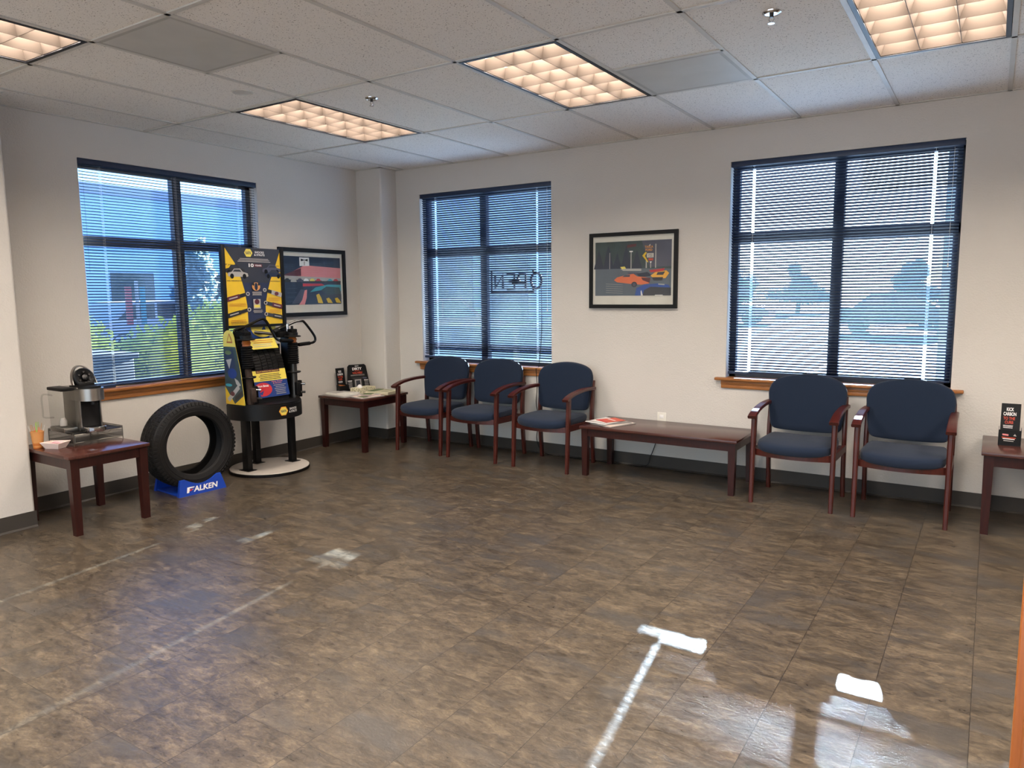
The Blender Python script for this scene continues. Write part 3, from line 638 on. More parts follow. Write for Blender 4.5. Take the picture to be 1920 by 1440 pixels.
t = empty('large_tire', (tc.x, tc.y, 0.022), 'large black tire standing upright in a blue stand under the left window', 'tire')
m = MB(); tread(m, Ro, Wt, (0, 0, 0), 'x', 66, M=rotM); m.build('tread', 'rubber', t, smooth=None)
pr = tyre_profile(Ro, Rb, Wt)
inner = [(Rb, Wt/2*0.80), (Rb+0.004, Wt/2*0.70), (Ro-0.05, Wt*0.44), (Ro-0.022, Wt*0.30), (Ro-0.018, 0), (Ro-0.022, -Wt*0.30), (Ro-0.05, -Wt*0.44), (Rb+0.004, -Wt/2*0.70), (Rb, -Wt/2*0.80)]
m = MB(); m.lathe(pr, (0, 0, 0), 'rubber', 96, 'x', rotM, closed=False) if False else None
def open_lathe(mb, prof, n, axis, M, mat, c=(0, 0, 0)):
    vs = []
    for r, h in prof:
        for k in range(n):
            a = 2*pi*k/n; q = {'x': (h, r*cos(a), r*sin(a)), 'y': (r*cos(a), h, r*sin(a)), 'z': (r*cos(a), r*sin(a), h)}[axis]; vs.append(Vector(q)+Vector(c))
    mb.add(vs, [(i*n+k, i*n+(k+1) % n, (i+1)*n+(k+1) % n, (i+1)*n+k) for i in range(len(prof)-1) for k in range(n)], mat, M)
open_lathe(m, pr, 96, 'x', rotM, 'rubber'); open_lathe(m, [(r, -h) for r, h in pr], 96, 'x', rotM, 'rubber')
for rr in (Rb+0.036, Ro-0.05): open_lathe(m, [(rr, Wt*0.515), (rr+0.002, Wt*0.522), (rr+0.004, Wt*0.515)], 96, 'x', rotM, 'rubber')
# shoulder lugs
for i in range(66):
    a = 2*pi*i/66
    for s in (1,):
        r0, r1 = Ro-0.034, Ro-0.010; da = 0.028
        vs = [(s*h, r*cos(a+d), r*sin(a+d)) for h, r in ((Wt*0.500, r0), (Wt*0.462, r1)) for d in (-da, da)]+[(s*(h+0.005), r*cos(a+d*0.9), r*sin(a+d*0.9)) for h, r in ((Wt*0.500, r0+0.002), (Wt*0.462, r1)) for d in (-da, da)]
        m.add(vs, [(4, 5, 7, 6), (0, 1, 5, 4), (2, 3, 7, 6), (0, 2, 6, 4), (1, 3, 7, 5)], 'rubber', rotM)
m.build('sidewall', 'rubber', t, smooth=40)
m = MB(); open_lathe(m, inner, 96, 'x', rotM, 'rubber'); m.build('inner_liner', 'rubber', t)
# blue moulded stand: two saddle plates joined by a floor pan
M2 = Matrix.Translation((0.345, -2.40, 0)) @ Matrix.Rotation(R(-4.5), 4, 'Z')
t = empty('tire_stand', (0.345, -2.40, 0), 'blue plastic tire stand on the floor with white lettering', 'tire stand')
def saddle(xa, xb):
    m = MB(); pts = [(-0.185, 0.0), (-0.165, 0.118)]
    for i in range(0, 13): a = -0.125+0.25*i/12; pts.append((a, 0.118-0.048*cos(a/0.125*pi/2) if abs(a) < 0.125 else 0.118))
    pts += [(0.150, 0.118), (0.185, 0.0)]; k = len(pts)
    vs = [Vector((xa+(0.012 if xa > 0 else -0.012)*(1-z/0.118), y, z)) for y, z in pts]+[Vector((xb, y, z)) for y, z in pts]
    m.add(vs, [tuple(range(k)), tuple(range(2*k-1, k-1, -1))]+[(i, (i+1) % k, k+(i+1) % k, k+i) for i in range(k)], 'falken_blue', M2); return m
m = saddle(0.168, 0.150); m.build('front_plate', 'falken_blue', t)
m = saddle(-0.168, -0.150); m.build('rear_plate', 'falken_blue', t)
MB().box((-0.16, -0.175, 0.0), (0.16, 0.175, 0.014), 'falken_blue', 0.003, M2).build('base', 'falken_blue', t)
fo = M2 @ Vector((0.1815, 0.0, 0.0)); fr_ = (M2.to_3x3() @ Vector((0, 1, 0))).normalized(); fu_ = (M2.to_3x3() @ Vector((-0.1, 0, 1))).normalized()
m = MB(); text(m, 'ALKEN', (fo, fr_, fu_), (0.022, 0.042), 0.040, 'white', 0.0006, 0.03, 0.190, 0.15)
m.add([fo+fr_*a+fu_*b+fr_.cross(fu_)*0.0006 for a, b in ((-0.125, 0.022), (-0.108, 0.022), (-0.104, 0.038), (-0.078, 0.038), (-0.074, 0.046), (-0.104, 0.046), (-0.102, 0.053), (-0.066, 0.053), (-0.062, 0.062), (-0.118, 0.062))], [tuple(range(10))], 'white')
m.add([fo+fr_*a+fu_*b+fr_.cross(fu_)*0.0008 for a, b in ((-0.104, 0.030), (-0.082, 0.038), (-0.076, 0.046), (-0.098, 0.046))], [(0, 1, 2, 3)], 'red')
m.build('lettering', 'white', t, smooth=None, label='white lettering with a small red mark')

# ------------------------------------------------------------------ shocks and struts display
DC = (0.335, -1.665); DT = 0.575; DB = 0.448
t = disp = empty('strut_display_stand', (DC[0], DC[1], 0), 'black and yellow shocks and struts display stand on a round white base', 'display stand')
MB().lathe([(0.0, 0.0), (0.318, 0.0), (0.320, 0.004), (0.320, 0.022), (0.318, 0.024)], (DC[0], DC[1], 0), 'black', 72).lathe([(0.316, 0.0242), (0.314, 0.027), (0.0, 0.027)], (DC[0], DC[1], 0), 'disc_white', 72).build('base', 'black', t, label='round light grey base with black rim')
for x, y, w_, d_ in ((0.318, -1.868, 0.07, 0.045), (0.155, -1.650, 0.05, 0.05), (0.356, -1.445, 0.05, 0.05)):
    MB().box((x-w_/2, y-d_/2, 0.030), (x+w_/2, y+d_/2, DB), 'black', 0.004).box((x-w_/2-0.025, y-d_/2-0.018, 0.0265), (x+w_/2+0.025, y+d_/2+0.018, 0.031), 'black').build('post', 'black', t)
sc_ = (0.30, -1.665); rd = 0.298
dp = [(sc_[0]+rd*cos(R(a)), sc_[1]+rd*1.0*sin(R(a))) for a in range(-112, 113, 6)]
MB().prism(dp, FR0, DB, DT-0.012, 'black').prism([((x-sc_[0])*0.985+sc_[0], (y-sc_[1])*0.985+sc_[1]) for x, y in dp], FR0, DT-0.012, DT, 'black').build('drum_shelf', 'black', t)
# logo on the drum, wrapped round the front
def on_drum(a_c, z, body=None, h=0.02, wid=0.1, mat='white', poly=None, d=0.0012):
    m = MB(); rr = rd+d; lay = []
    if body:
        vs, fs = textmesh(body, 0.02, 0); xs = [v.x for v in vs]; ys = [v.y for v in vs]; cx, cy = (max(xs)+min(xs))/2, (max(ys)+min(ys))/2
        P2 = [((v.x-cx)*wid/(max(xs)-min(xs)), (v.y-cy)*h/(max(ys)-min(ys))) for v in vs]
    else: P2 = poly; fs = [tuple(range(len(poly)))]
    m.add([Vector((sc_[0]+rr*cos(R(a_c)+a/rr), sc_[1]+rr*sin(R(a_c)+a/rr), z+b)) for a, b in P2], fs, mat); return m
hexa_ = lambda r: [(r*cos(R(60*i)), r*sin(R(60*i))) for i in range(6)]
hm = MB()
for mm in (on_drum(-9, 0.512, poly=hexa_(0.040), mat='orange', d=0.001), on_drum(-9, 0.512, poly=hexa_(0.034), mat='yellow_pale', d=0.0016), on_drum(-9, 0.512, 'NAPA', 0.022, 0.05, 'blue_dark', d=0.0022), on_drum(9.5, 0.512, 'SHOCKS\n& STRUTS', 0.040, 0.092, 'white')):
    for fc, mi_ in zip(mm.f, mm.m): hm.add([mm.v[i] for i in fc], [tuple(range(len(fc)))], mm.mats[mi_])
hm.build('lettering', 'white', t, smooth=None, label='yellow hexagon logo and white lettering')
# header sign with two side posts
HX = 0.215; hy0, hy1, hz0, hz1 = -1.925, -1.352, 1.192, 1.812
for y in (hy0, hy1): MB().box((HX-0.018, y-0.016, DT), (HX+0.018, y+0.016, hz1+0.012), 'black', 0.003).build('header_post', 'black', t)
MB().box((HX-0.012, hy0+0.016, hz0-0.02), (HX+0.010, hy1-0.016, hz0), 'black').build('header_rail', 'black', t)
PW, PH = hy1-hy0-0.036, hz1-hz0
P = Print(((HX+0.004, hy0+0.018, hz0), (0, 1, 0), (0, 0, 1)), PW, PH, 'print_dark')
P.r(0, 0.0, 1, 0.55, 'blue_dark')
P.p([(0, 1), (0.0, 0), (0.36, 0), (0.355, 0.25), (0.32, 0.45), (0.26, 0.62), (0.17, 0.80)], 'yellow'); P.p([(1, 0.96), (0.90, 0.76), (0.80, 0.58), (0.735, 0.42), (0.69, 0.25), (0.685, 0.0), (1, 0.0)], 'yellow')
P.p([(0.42+0.075*cos(R(60*i))*1.0, 0.935+0.058*sin(R(60*i))) for i in range(6)], 'yellow_pale'); P.t('NAPA', 0.42, 0.935, 0.045, 'blue_dark', 0.02, 0.10); P.t('SHOCKS\n& STRUTS', 0.62, 0.93, 0.060, 'white', 0.02, 0.19)
P.lines(0.20, 0.84, 0.855, 3, 0.018, 0.008, 'paper_grey', 0.2)
P.t('10', 0.46, 0.775, 0.045, 'white', 0.03, 0.09); P.r(0.51, 0.755, 0.66, 0.795, 'maroon'); P.t('YEARS', 0.585, 0.775, 0.02, 'white', 0.02, 0.12)
P.t('If you want', 0.14, 0.775, 0.026, 'print_dark', 0.01, 0.26); P.t('If you want', 0.86, 0.775, 0.026, 'print_dark', 0.01, 0.24)
def mini_car(P, cx, cy, s, body, glass='print_dark', wheel='black', flip=1):
    P.p([(cx+flip*s*a, cy+s*b) for a, b in ((-1, 0.0), (-1.0, 0.22), (-0.62, 0.30), (-0.40, 0.52), (0.20, 0.54), (0.48, 0.30), (0.95, 0.20), (1.02, 0.0), (0.9, -0.06), (-0.9, -0.06))], body)
    P.p([(cx+flip*s*a, cy+s*b) for a, b in ((-0.52, 0.30), (-0.36, 0.46), (0.16, 0.47), (0.36, 0.30))], glass)
    for q in (-0.62, 0.62): P.e(cx+flip*s*q, cy-0.02*s, s*0.19, s*0.19, wheel, 12)
mini_car(P, 0.17, 0.685, 0.17, 'steel_dark'); mini_car(P, 0.22, 0.635, 0.175, 'paper_grey'); mini_car(P, 0.83, 0.70, 0.17, 'night_grey', flip=-1); mini_car(P, 0.86, 0.64, 0.155, 'night', flip=-1)
P.t('we recommend', 0.17, 0.575, 0.018, 'print_dark', 0.01, 0.30); P.t('we recommend', 0.85, 0.575, 0.018, 'print_dark', 0.01, 0.26)
def shock(P, x0, y0, x1, y1, wd, c1, c2, eye):
    dx, dy = x1-x0, y1-y0; L_ = math.hypot(dx*PW, dy*PH); nx, ny = -dy*PH/L_*wd/PW, dx*PW/L_*wd/PH
    q = lambda u, v: (x0+dx*u+nx*v, y0+dy*u+ny*v)
    P.p([q(0, -1), q(0.6, -1), q(0.6, 1), q(0, 1)], c1); P.p([q(0.6, -0.8), q(0.95, -0.8), q(0.95, 0.8), q(0.6, 0.8)], c2); P.p([q(0.1, -0.25), q(0.5, -0.25), q(0.5, 0.25), q(0.1, 0.25)], 'paper_grey')
    e = (x1, y1); P.e(e[0], e[1], 0.034, 0.026, 'paper_grey', 14); P.e(e[0], e[1], 0.018, 0.014, eye, 12)
shock(P, 0.0, 0.33, 0.37, 0.405, 0.018, 'maroon', 'steel_dark', 'night'); shock(P, 0.0, 0.125, 0.38, 0.20, 0.017, 'steel_dark', 'steel_dark', 'night')
shock(P, 1.0, 0.385, 0.68, 0.455, 0.018, 'paper_grey', 'steel_dark', 'night_grey'); shock(P, 1.0, 0.225, 0.685, 0.285, 0.018, 'maroon', 'print_dark', 'black'); shock(P, 1.0, 0.085, 0.685, 0.135, 0.017, 'steel_dark', 'print_dark', 'black')
P.e(0.90, 0.405, 0.04, 0.025, 'maroon', 14)
for (a, b, y) in ((0.03, 0.33, 0.275), (0.03, 0.33, 0.065), (0.72, 0.97, 0.345), (0.74, 0.97, 0.185)): P.lines(a, b, y, 3, 0.016, 0.005, 'amber', 0.15)
P.e(0.52, 0.50, 0.075, 0.055, 'cup_orange', 16); P.e(0.52, 0.50, 0.03, 0.05, 'night', 12); P.e(0.47, 0.53, 0.02, 0.02, 'steel_dark', 8); P.e(0.57, 0.53, 0.02, 0.02, 'steel_dark', 8); P.lines(0.44, 0.62, 0.425, 4, 0.013, 0.006, 'paper_grey', 0.2)
P.r(0.455, 0.21, 0.585, 0.335, 'paper_grey'); P.r(0.47, 0.225, 0.57, 0.26, 'yellow_pale'); P.e(0.52, 0.30, 0.045, 0.035, 'maroon', 12); P.lines(0.44, 0.62, 0.185, 3, 0.014, 0.006, 'paper_grey', 0.2)
P.t('APPLICATION\nENGINEERED', 0.19, 0.03, 0.028, 'print_dark', 0.0, 0.30)
P.build('poster', t, 'dark and yellow poster with cars and shock absorbers')
# side card, faces the viewer's left (-y)
sy = -1.952
P = Print(((0.205, sy, DT), (1, 0, 0), (0, 0, 1)), 0.232, 0.585, 'yellow_pale', 0.004, [(0, 0), (0.232, 0), (0.196, 0.28), (0.142, 0.50)]+[(0.072+0.070*cos(R(a)), 0.515+0.070*sin(R(a))) for a in range(0, 181, 15)]+[(0.002, 0.50)])
P.p([(0, 0), (1, 0), (0.86, 0.46), (0.66, 0.78), (0.01, 0.78)], 'night_green'); P.p([(0.03, 0.72), (0.5, 0.75), (0.62, 0.5), (0.1, 0.42)], 'blue_dark'); P.p([(0.12, 0.60), (0.42, 0.62), (0.27, 0.48)], 'paper_grey')
P.e(0.42, 0.42, 0.24, 0.07, 'blue', 18); P.e(0.25, 0.70, 0.18, 0.03, 'leafgreen', 12); P.p([(0.52, 0.36), (0.70, 0.33), (0.85, 0.27), (0.72, 0.25), (0.60, 0.28)], 'paper_grey'); P.e(0.20, 0.26, 0.18, 0.02, 'teal', 12)
P.p([(0, 0.0), (0.5, 0.0), (0.0, 0.24)], 'yellow'); P.p([(0.45, 0), (1, 0), (0.965, 0.13)], 'yellow'); P.p([(0.08, 0.07), (0.2, 0.03), (0.78, 0.22), (0.72, 0.28)], 'paper_grey'); P.e(0.38, 0.145, 0.12, 0.032, 'maroon', 14); P.p([(0.5, 0.04), (0.95, 0.15), (0.9, 0.2), (0.5, 0.1)], 'steel_dark')
P.p([(0.20, 0.83), (0.52, 0.83), (0.46, 0.90), (0.36, 0.965), (0.28, 0.90)], 'amber'); P.p([(0.25, 0.85), (0.46, 0.85), (0.36, 0.94)], 'yellow_pale')
P.build('side_card', t, 'tall side card with yellow rounded top')
MB().box((0.185, -1.915, DT), (0.200, -1.395, 1.02), 'black').build('back_panel', 'black', t)
# centre cards
P = Print(((0.205, -1.80, 1.075), (0, 1, 0), (0, 0, 1)), 0.30, 0.115, 'blue'); P.e(0.80, 0.86, 0.42, 0.78, 'yellow_pale', 20, 180, 360); P.p([(0.74, 0.62), (0.88, 0.62), (0.83, 0.95)], 'blue'); P.t('New Struts', 0.78, 0.33, 0.13, 'print_dark', 0.02, 0.36, 0.2); P.t('Ride', 0.16, 0.86, 0.13, 'white', 0.01, 0.14); P.lines(0.05, 0.32, 0.60, 4, 0.14, 0.035, 'paper_grey', 0.4); P.build('upper_card', t, 'blue card with yellow curve')
fr2 = ((0.355, -1.798, 1.000), (0, 1, 0), Vector((-0.55, 0, 0.83)).normalized())
P = Print(fr2, 0.262, 0.095, 'yellow_pale'); P.lines(0.12, 0.92, 0.78, 2, 0.2, 0.07, 'amber', 0.1); P.lines(0.08, 0.8, 0.40, 2, 0.2, 0.07, 'paper_grey', 0.1); P.build('upper_strip', t, 'yellow printed strip')
m = MB(); tread(m, 0.30, 0.36, (0.075, -1.64, 0.80), 'y', 12, (-14, 46)); m.build('tread_sample', 'rubber', t, smooth=None, label='curved section of black tire tread')
fr3 = ((0.425, -1.825, 0.612), (0, 1, 0), Vector((-0.22, 0, 0.97)).normalized())
P = Print(fr3, 0.325, 0.222, 'blue'); P.r(0, 0.60, 1, 1, 'yellow_pale'); P.r(0.10, 0.90, 0.82, 1.0, 'maroon'); P.t('Don\'t believe the experts?', 0.46, 0.95, 0.055, 'yellow_pale', 0.01, 0.66)
P.lines(0.16, 0.84, 0.82, 4, 0.06, 0.025, 'steel_dark', 0.25); P.t('Worn Struts', 0.22, 0.43, 0.08, 'white', 0.03, 0.36)
P.d += -0.0002; P.e(0.22, 0.30, 0.27, 0.25, 'red', 24); P.r(-0.0, 0.02, 0.12, 0.40, 'blue'); P.p([(0.10, 0.18), (0.24, 0.26), (0.16, 0.08)], 'blue'); P.t('Worn Struts', 0.22, 0.43, 0.08, 'white', 0.03, 0.36)
P.t('New Struts\n& Shocks', 0.68, 0.52, 0.11, 'pink', 0.02, 0.33); P.lines(0.55, 0.93, 0.40, 6, 0.065, 0.02, 'paper_grey', 0.35); P.build('lower_card', t, 'yellow and blue card about worn struts')
MB().hexa([(0.30, -1.83, DT), (0.415, -1.83, DT), (0.415, -1.50, DT), (0.30, -1.50, DT)], [(0.27, -1.83, 0.83), (0.352, -1.83, 0.83), (0.352, -1.50, 0.83), (0.27, -1.50, 0.83)], 'black').build('card_block', 'black', t)
def strut(x, y, tilt, rusty, label):
    s = MB(); zb = DT
    Mx = Matrix.Translation((x, y, zb)) @ Matrix.Rotation(tilt, 4, 'X')
    s.lathe([(0.0, 0.0), (0.030, 0.0), (0.032, 0.03), (0.026, 0.06), (0.026, 0.25), (0.024, 0.29)], (0, 0, 0), 'rust' if rusty else 'steel_dark', 24, 'z', Mx)
    s.lathe([(0.026, 0.205), (0.052, 0.209), (0.058, 0.217), (0.054, 0.221), (0.026, 0.215)], (0, 0, 0), 'black', 24, 'z', Mx)
    s.box((0.02, -0.02, 0.02), (0.055, 0.02, 0.13), 'rust' if rusty else 'black', 0.004, Mx); s.box((-0.01, 0.02, 0.0), (0.02, 0.065, 0.14), 'black_matte', 0.005, Mx)
    s.cyl((0.0, 0.03, 0.04), (0.05, 0.07, 0.04), 0.010, 'steel_dark', 12, M=Mx); s.cyl((0.0, 0.03, 0.11), (0.05, 0.07, 0.11), 0.010, 'chrome', 12, M=Mx)
    p = s.build('strut_body', 'black', t, label=label)
    b = MB(); pr = []
    for i in range(10): z = 0.285+i*0.0175; pr += [(0.038, z), (0.047, z+0.008)]
    pr.append((0.036, 0.462)); b.lathe([(0.0, 0.284)]+pr+[(0, 0.463)], (0, 0, 0), 'black_matte', 24, 'z', Mx); b.build('dust_boot', 'black_matte', p)
    b = MB(); b.lathe([(0.0, 0.455), (0.034, 0.455), (0.030, 0.475), (0.036, 0.485), (0.028, 0.505), (0.0, 0.51)], (0, 0, 0), 'amber', 24, 'z', Mx); b.build('bump_stop', 'amber', p, label='amber rubber bump stop')
    b = MB(); b.lathe([(0.0, 0.508), (0.066, 0.508), (0.070, 0.514), (0.062, 0.520), (0.045, 0.522), (0.045, 0.545), (0.030, 0.548), (0.012, 0.55), (0.010, 0.60), (0.0, 0.60)], (0, 0, 0), 'black', 28, 'z', Mx); b.box((-0.03, -0.03, 0.545), (0.03, 0.03, 0.575), 'black_matte', 0.006, Mx); b.build('top_mount', 'black', p)
    return p
strut(0.42, -1.885, R(1.5), True, 'worn rusty brown strut'); strut(0.40, -1.425, R(0), False, 'new black strut')
MB().tube([(0.36, -1.96, 1.160), (0.40, -1.86, 1.196), (0.43, -1.775, 1.238), (0.44, -1.735, 1.240), (0.45, -1.705, 1.20), (0.46, -1.66, 1.105), (0.455, -1.62, 1.070), (0.44, -1.55, 1.055), (0.42, -1.44, 1.052)], 0.0105, 'black_gloss', 10, smooth=4).build('lever_handle', 'black_gloss', t)
MB().tube([(0.455, -1.595, 1.064), (0.43, -1.46, 1.054)], 0.0155, 'black_matte', 12).build('foam_grip', 'black_matte', t)
MB().tube([(0.28, -1.52, 1.130), (0.34, -1.46, 1.165), (0.38, -1.38, 1.205), (0.41, -1.335, 1.213), (0.42, -1.305, 1.198), (0.43, -1.23, 1.105), (0.43, -1.205, 1.060), (0.425, -1.215, 1.030), (0.42, -1.27, 1.020), (0.40, -1.37, 1.015)], 0.0105, 'black_gloss', 10, smooth=4).build('lever_handle', 'black_gloss', t)
MB().tube([(0.422, -1.26, 1.0215), (0.405, -1.365, 1.015)], 0.0155, 'black_matte', 12).build('foam_grip', 'black_matte', t)
m = MB()
m.box((0.26, -1.52, 1.08), (0.36, -1.40, 1.13), 'black_matte', 0.01); m.cyl((0.30, -1.54, 1.12), (0.30, -1.44, 1.15), 0.028, 'black', 16); m.cyl((0.36, -1.44, 1.13), (0.36, -1.44, 1.19), 0.012, 'chrome', 12); m.tube([(0.20, -1.65, 1.13), (0.28, -1.52, 1.11), (0.34, -1.42, 1.10)], 0.012, 'steel_dark', 8); m.box((0.24, -1.42, DT), (0.36, -1.37, 1.09), 'black', 0.003)
m.build('pivot_bracket', 'black', t)
m = MB(); m.box((0.24, -1.93, DT), (0.36, -1.88, 1.10), 'black', 0.003); m.box((0.30, -1.93, 1.10), (0.40, -1.85, 1.16), 'black_matte', 0.01); m.cyl((0.35, -1.93, 1.165), (0.35, -1.86, 1.165), 0.014, 'steel_dark', 12); m.build('pivot_bracket', 'black', t)

# ------------------------------------------------------------------ framed prints
def frame(fr, w_, h_, label, fwid=0.028):
    o, r, u = [Vector(q) for q in fr]; nn = r.cross(u).normalized(); t = empty('framed_picture', o+r*w_/2+u*h_/2, label, 'picture')
    m = MB()
    for p in ([(0, 0), (w_, 0), (w_-fwid, fwid), (fwid, fwid)], [(w_, 0), (w_, h_), (w_-fwid, h_-fwid), (w_-fwid, fwid)], [(w_, h_), (0, h_), (fwid, h_-fwid), (w_-fwid, h_-fwid)], [(0, h_), (0, 0), (fwid, fwid), (fwid, h_-fwid)]): m.prism(p, fr, 0.001, 0.024, 'black')
    m.build('frame', 'black', t, smooth=None)
    g = MB(); g.prism([(fwid, fwid), (w_-fwid, fwid), (w_-fwid, h_-fwid), (fwid, h_-fwid)], fr, 0.0165, 0.0185, 'picture_glass'); g.build('glass', 'picture_glass', t, smooth=None)
    P = Print((o+r*fwid+u*fwid+nn*0.010, r, u), w_-2*fwid, h_-2*fwid, 'mat_board', 0.008); return t, P
t, P = frame(((0.0, -1.212, 1.236), (0, 1, 0), (0, 0, 1)), 0.794, 0.615, 'black framed print of a pink and teal night car lot beside the display stand', 0.036)
L0, R0, B0, T0 = 0.035, 0.965, 0.13, 0.93
def q(a, b): return (L0+(R0-L0)*a, B0+(T0-B0)*b)
def qp(pts, m_): P.p([q(a, b) for a, b in pts], m_)
qp([(0, 0), (1, 0), (1, 1), (0, 1)], 'night'); qp([(0, 0.60), (0.35, 0.82), (1, 0.78), (1, 0.56), (0, 0.58)], 'pink'); qp([(0, 0.62), (0.28, 0.76), (0.28, 0.60), (0, 0.57)], 'maroon'); qp([(0, 0.60), (1, 0.56), (1, 0.50), (0, 0.52)], 'paper_grey')
qp([(0.26, 0.80), (0.43, 0.81), (0.43, 0.98), (0.26, 0.98)], 'white'); qp([(0.285, 0.90), (0.285, 0.955), (0.335, 0.935), (0.36, 0.935), (0.405, 0.955), (0.405, 0.90), (0.36, 0.92), (0.335, 0.92)], 'black'); qp([(0.335, 0.82), (0.355, 0.82), (0.355, 0.90), (0.335, 0.90)], 'paper_grey')
for i in range(9):
    x = 0.04+i*0.108; c = ['steel_dark', 'paper_grey', 'night_grey', 'white', 'yellow_pale', 'red', 'paper_grey', 'teal', 'red'][i]
    qp([(x-0.05, 0.47), (x+0.05, 0.47), (x+0.05, 0.50), (x+0.02, 0.545), (x-0.02, 0.545), (x-0.05, 0.50)], c)
qp([(0.30, 0.46), (1.0, 0.47), (1.0, 0.50), (0.30, 0.49)], 'steel_dark'); qp([(0.30, 0.38), (0.70, 0.40), (0.64, 0.44), (0.30, 0.44)], 'red')
qp([(0.10, 0.02), (0.32, 0.02), (0.36, 0.30), (0.26, 0.32)], 'night_grey'); qp([(0.22, 0), (0.28, 0.10), (0.33, 0.30), (0.37, 0.31), (0.36, 0.15), (0.32, 0)], 'pink')
qp([(0.42, 0.26), (0.52, 0.36), (0.75, 0.42), (1, 0.42), (1, 0.28), (0.62, 0.30)], 'teal'); qp([(0.62, 0.30), (0.72, 0.38), (0.97, 0.36), (1, 0.2), (0.75, 0.2)], 'night_green'); qp([(0.60, 0.20), (1, 0.22), (1, 0.1), (0.66, 0.08)], 'print_dark')
for a in (0.56, 0.74, 0.90): qp([(a, 0.03), (a-0.03, 0.20 if a < 0.7 else 0.12), (a+0.02, 0.23 if a < 0.7 else 0.14), (a+0.06, 0.14 if a < 0.7 else 0.09), (a+0.09, 0.02)], 'yellow')
for i in range(4): qp([(0.03, 0.06+i*0.09), (0.20, 0.07+i*0.09), (0.20, 0.075+i*0.09), (0.03, 0.065+i*0.09)], 'night_grey')
P.build('print', t)
t, P = frame(((2.450, 0.0, 1.298), (1, 0, 0), (0, 0, 1)), 0.764, 0.612, 'black framed print of orange and yellow cars between the two back windows', 0.030)
L0, R0, B0, T0 = 0.03, 0.97, 0.13, 0.92
qp([(0, 0), (1, 0), (1, 1), (0, 1)], 'night_green'); qp([(0.72, 0.52), (1, 0.52), (1, 1), (0.62, 1)], 'night_grey'); qp([(0, 0), (1, 0), (1, 0.48), (0, 0.52)], 'tarmac_print')
for x, h_ in ((0.05, 0.86), (0.18, 0.95), (0.30, 0.80), (0.42, 0.93), (0.56, 0.84)): qp([(x-0.07, 0.5), (x+0.07, 0.5), (x+0.03, h_-0.15), (x, h_), (x-0.03, h_-0.15)], 'night')
qp([(0.43, 0.93), (0.55, 0.95), (0.55, 0.90), (0.43, 0.88)], 'maroon'); qp([(0.478, 0.50), (0.490, 0.50), (0.490, 0.82), (0.478, 0.82)], 'paper_grey'); qp([(0.462, 0.80), (0.506, 0.80), (0.506, 0.82), (0.462, 0.82)], 'white'); qp([(0.195, 0.5), (0.203, 0.5), (0.203, 0.80), (0.195, 0.80)], 'paper_grey')
qp([(0.795, 0.50), (0.808, 0.50), (0.808, 0.93), (0.795, 0.93)], 'paper_grey'); qp([(0.675, 0.50), (0.69, 0.50), (0.69, 0.64), (0.675, 0.64)], 'paper_grey'); qp([(0.735, 0.50), (0.745, 0.50), (0.745, 0.60), (0.735, 0.60)], 'paper_grey')
qp([(0.63, 0.725), (0.67, 0.79), (0.69, 0.78), (0.665, 0.72), (0.71, 0.61), (0.70, 0.60)], 'yellow'); qp([(0.69, 0.69), (0.775, 0.69), (0.775, 0.765), (0.69, 0.765)], 'mat_board'); qp([(0.71, 0.635), (0.77, 0.635), (0.77, 0.675), (0.71, 0.675)], 'orange_red'); qp([(0.725, 0.615), (0.755, 0.615), (0.74, 0.585)], 'white')
c_ = q(0.715, 0.855); P.t('TASCA\nFORD', c_[0], c_[1], 0.075, 'orange', 0.02, 0.10); c_ = q(0.733, 0.728); P.t('USED\nCARS', c_[0], c_[1], 0.042, 'night', 0.02, 0.06)
qp([(0.715, 0.90), (0.73, 0.93), (0.735, 0.925), (0.72, 0.895)], 'white')
qp([(0.34, 0.50), (0.62, 0.49), (0.62, 0.45), (0.38, 0.46)], 'paper_grey'); qp([(0.34, 0.53), (0.37, 0.49), (0.42, 0.50), (0.40, 0.54)], 'yellow_pale'); qp([(0.72, 0.46), (0.92, 0.49), (0.90, 0.43), (0.74, 0.42)], 'red'); qp([(0.44, 0.43), (0.58, 0.42), (0.60, 0.38), (0.46, 0.38)], 'night_grey'); qp([(0.56, 0.40), (0.70, 0.43), (0.76, 0.36), (0.60, 0.33)], 'night')
# orange coupe
qp([(0.26, 0.29), (0.30, 0.34), (0.36, 0.36), (0.46, 0.39), (0.52, 0.40), (0.57, 0.35), (0.66, 0.34), (0.74, 0.31), (0.72, 0.22), (0.62, 0.20), (0.46, 0.22), (0.30, 0.25)], 'car_orange'); qp([(0.37, 0.345), (0.40, 0.375), (0.475, 0.385), (0.47, 0.345)], 'night_grey'); P.e(*q(0.53, 0.205), 0.035, 0.04, 'print_dark', 16); P.e(*q(0.53, 0.205), 0.02, 0.024, 'night_grey', 12); qp([(0.62, 0.33), (0.74, 0.32), (0.73, 0.23), (0.64, 0.28)], 'maroon')
qp([(0.74, 0.36), (0.80, 0.42), (0.94, 0.45), (0.975, 0.40), (0.93, 0.31), (0.78, 0.31)], 'car_yellow'); qp([(0.815, 0.37), (0.83, 0.42), (0.925, 0.43), (0.90, 0.37)], 'print_dark'); qp([(0.76, 0.33), (0.90, 0.33), (0.89, 0.27), (0.78, 0.27)], 'print_dark')
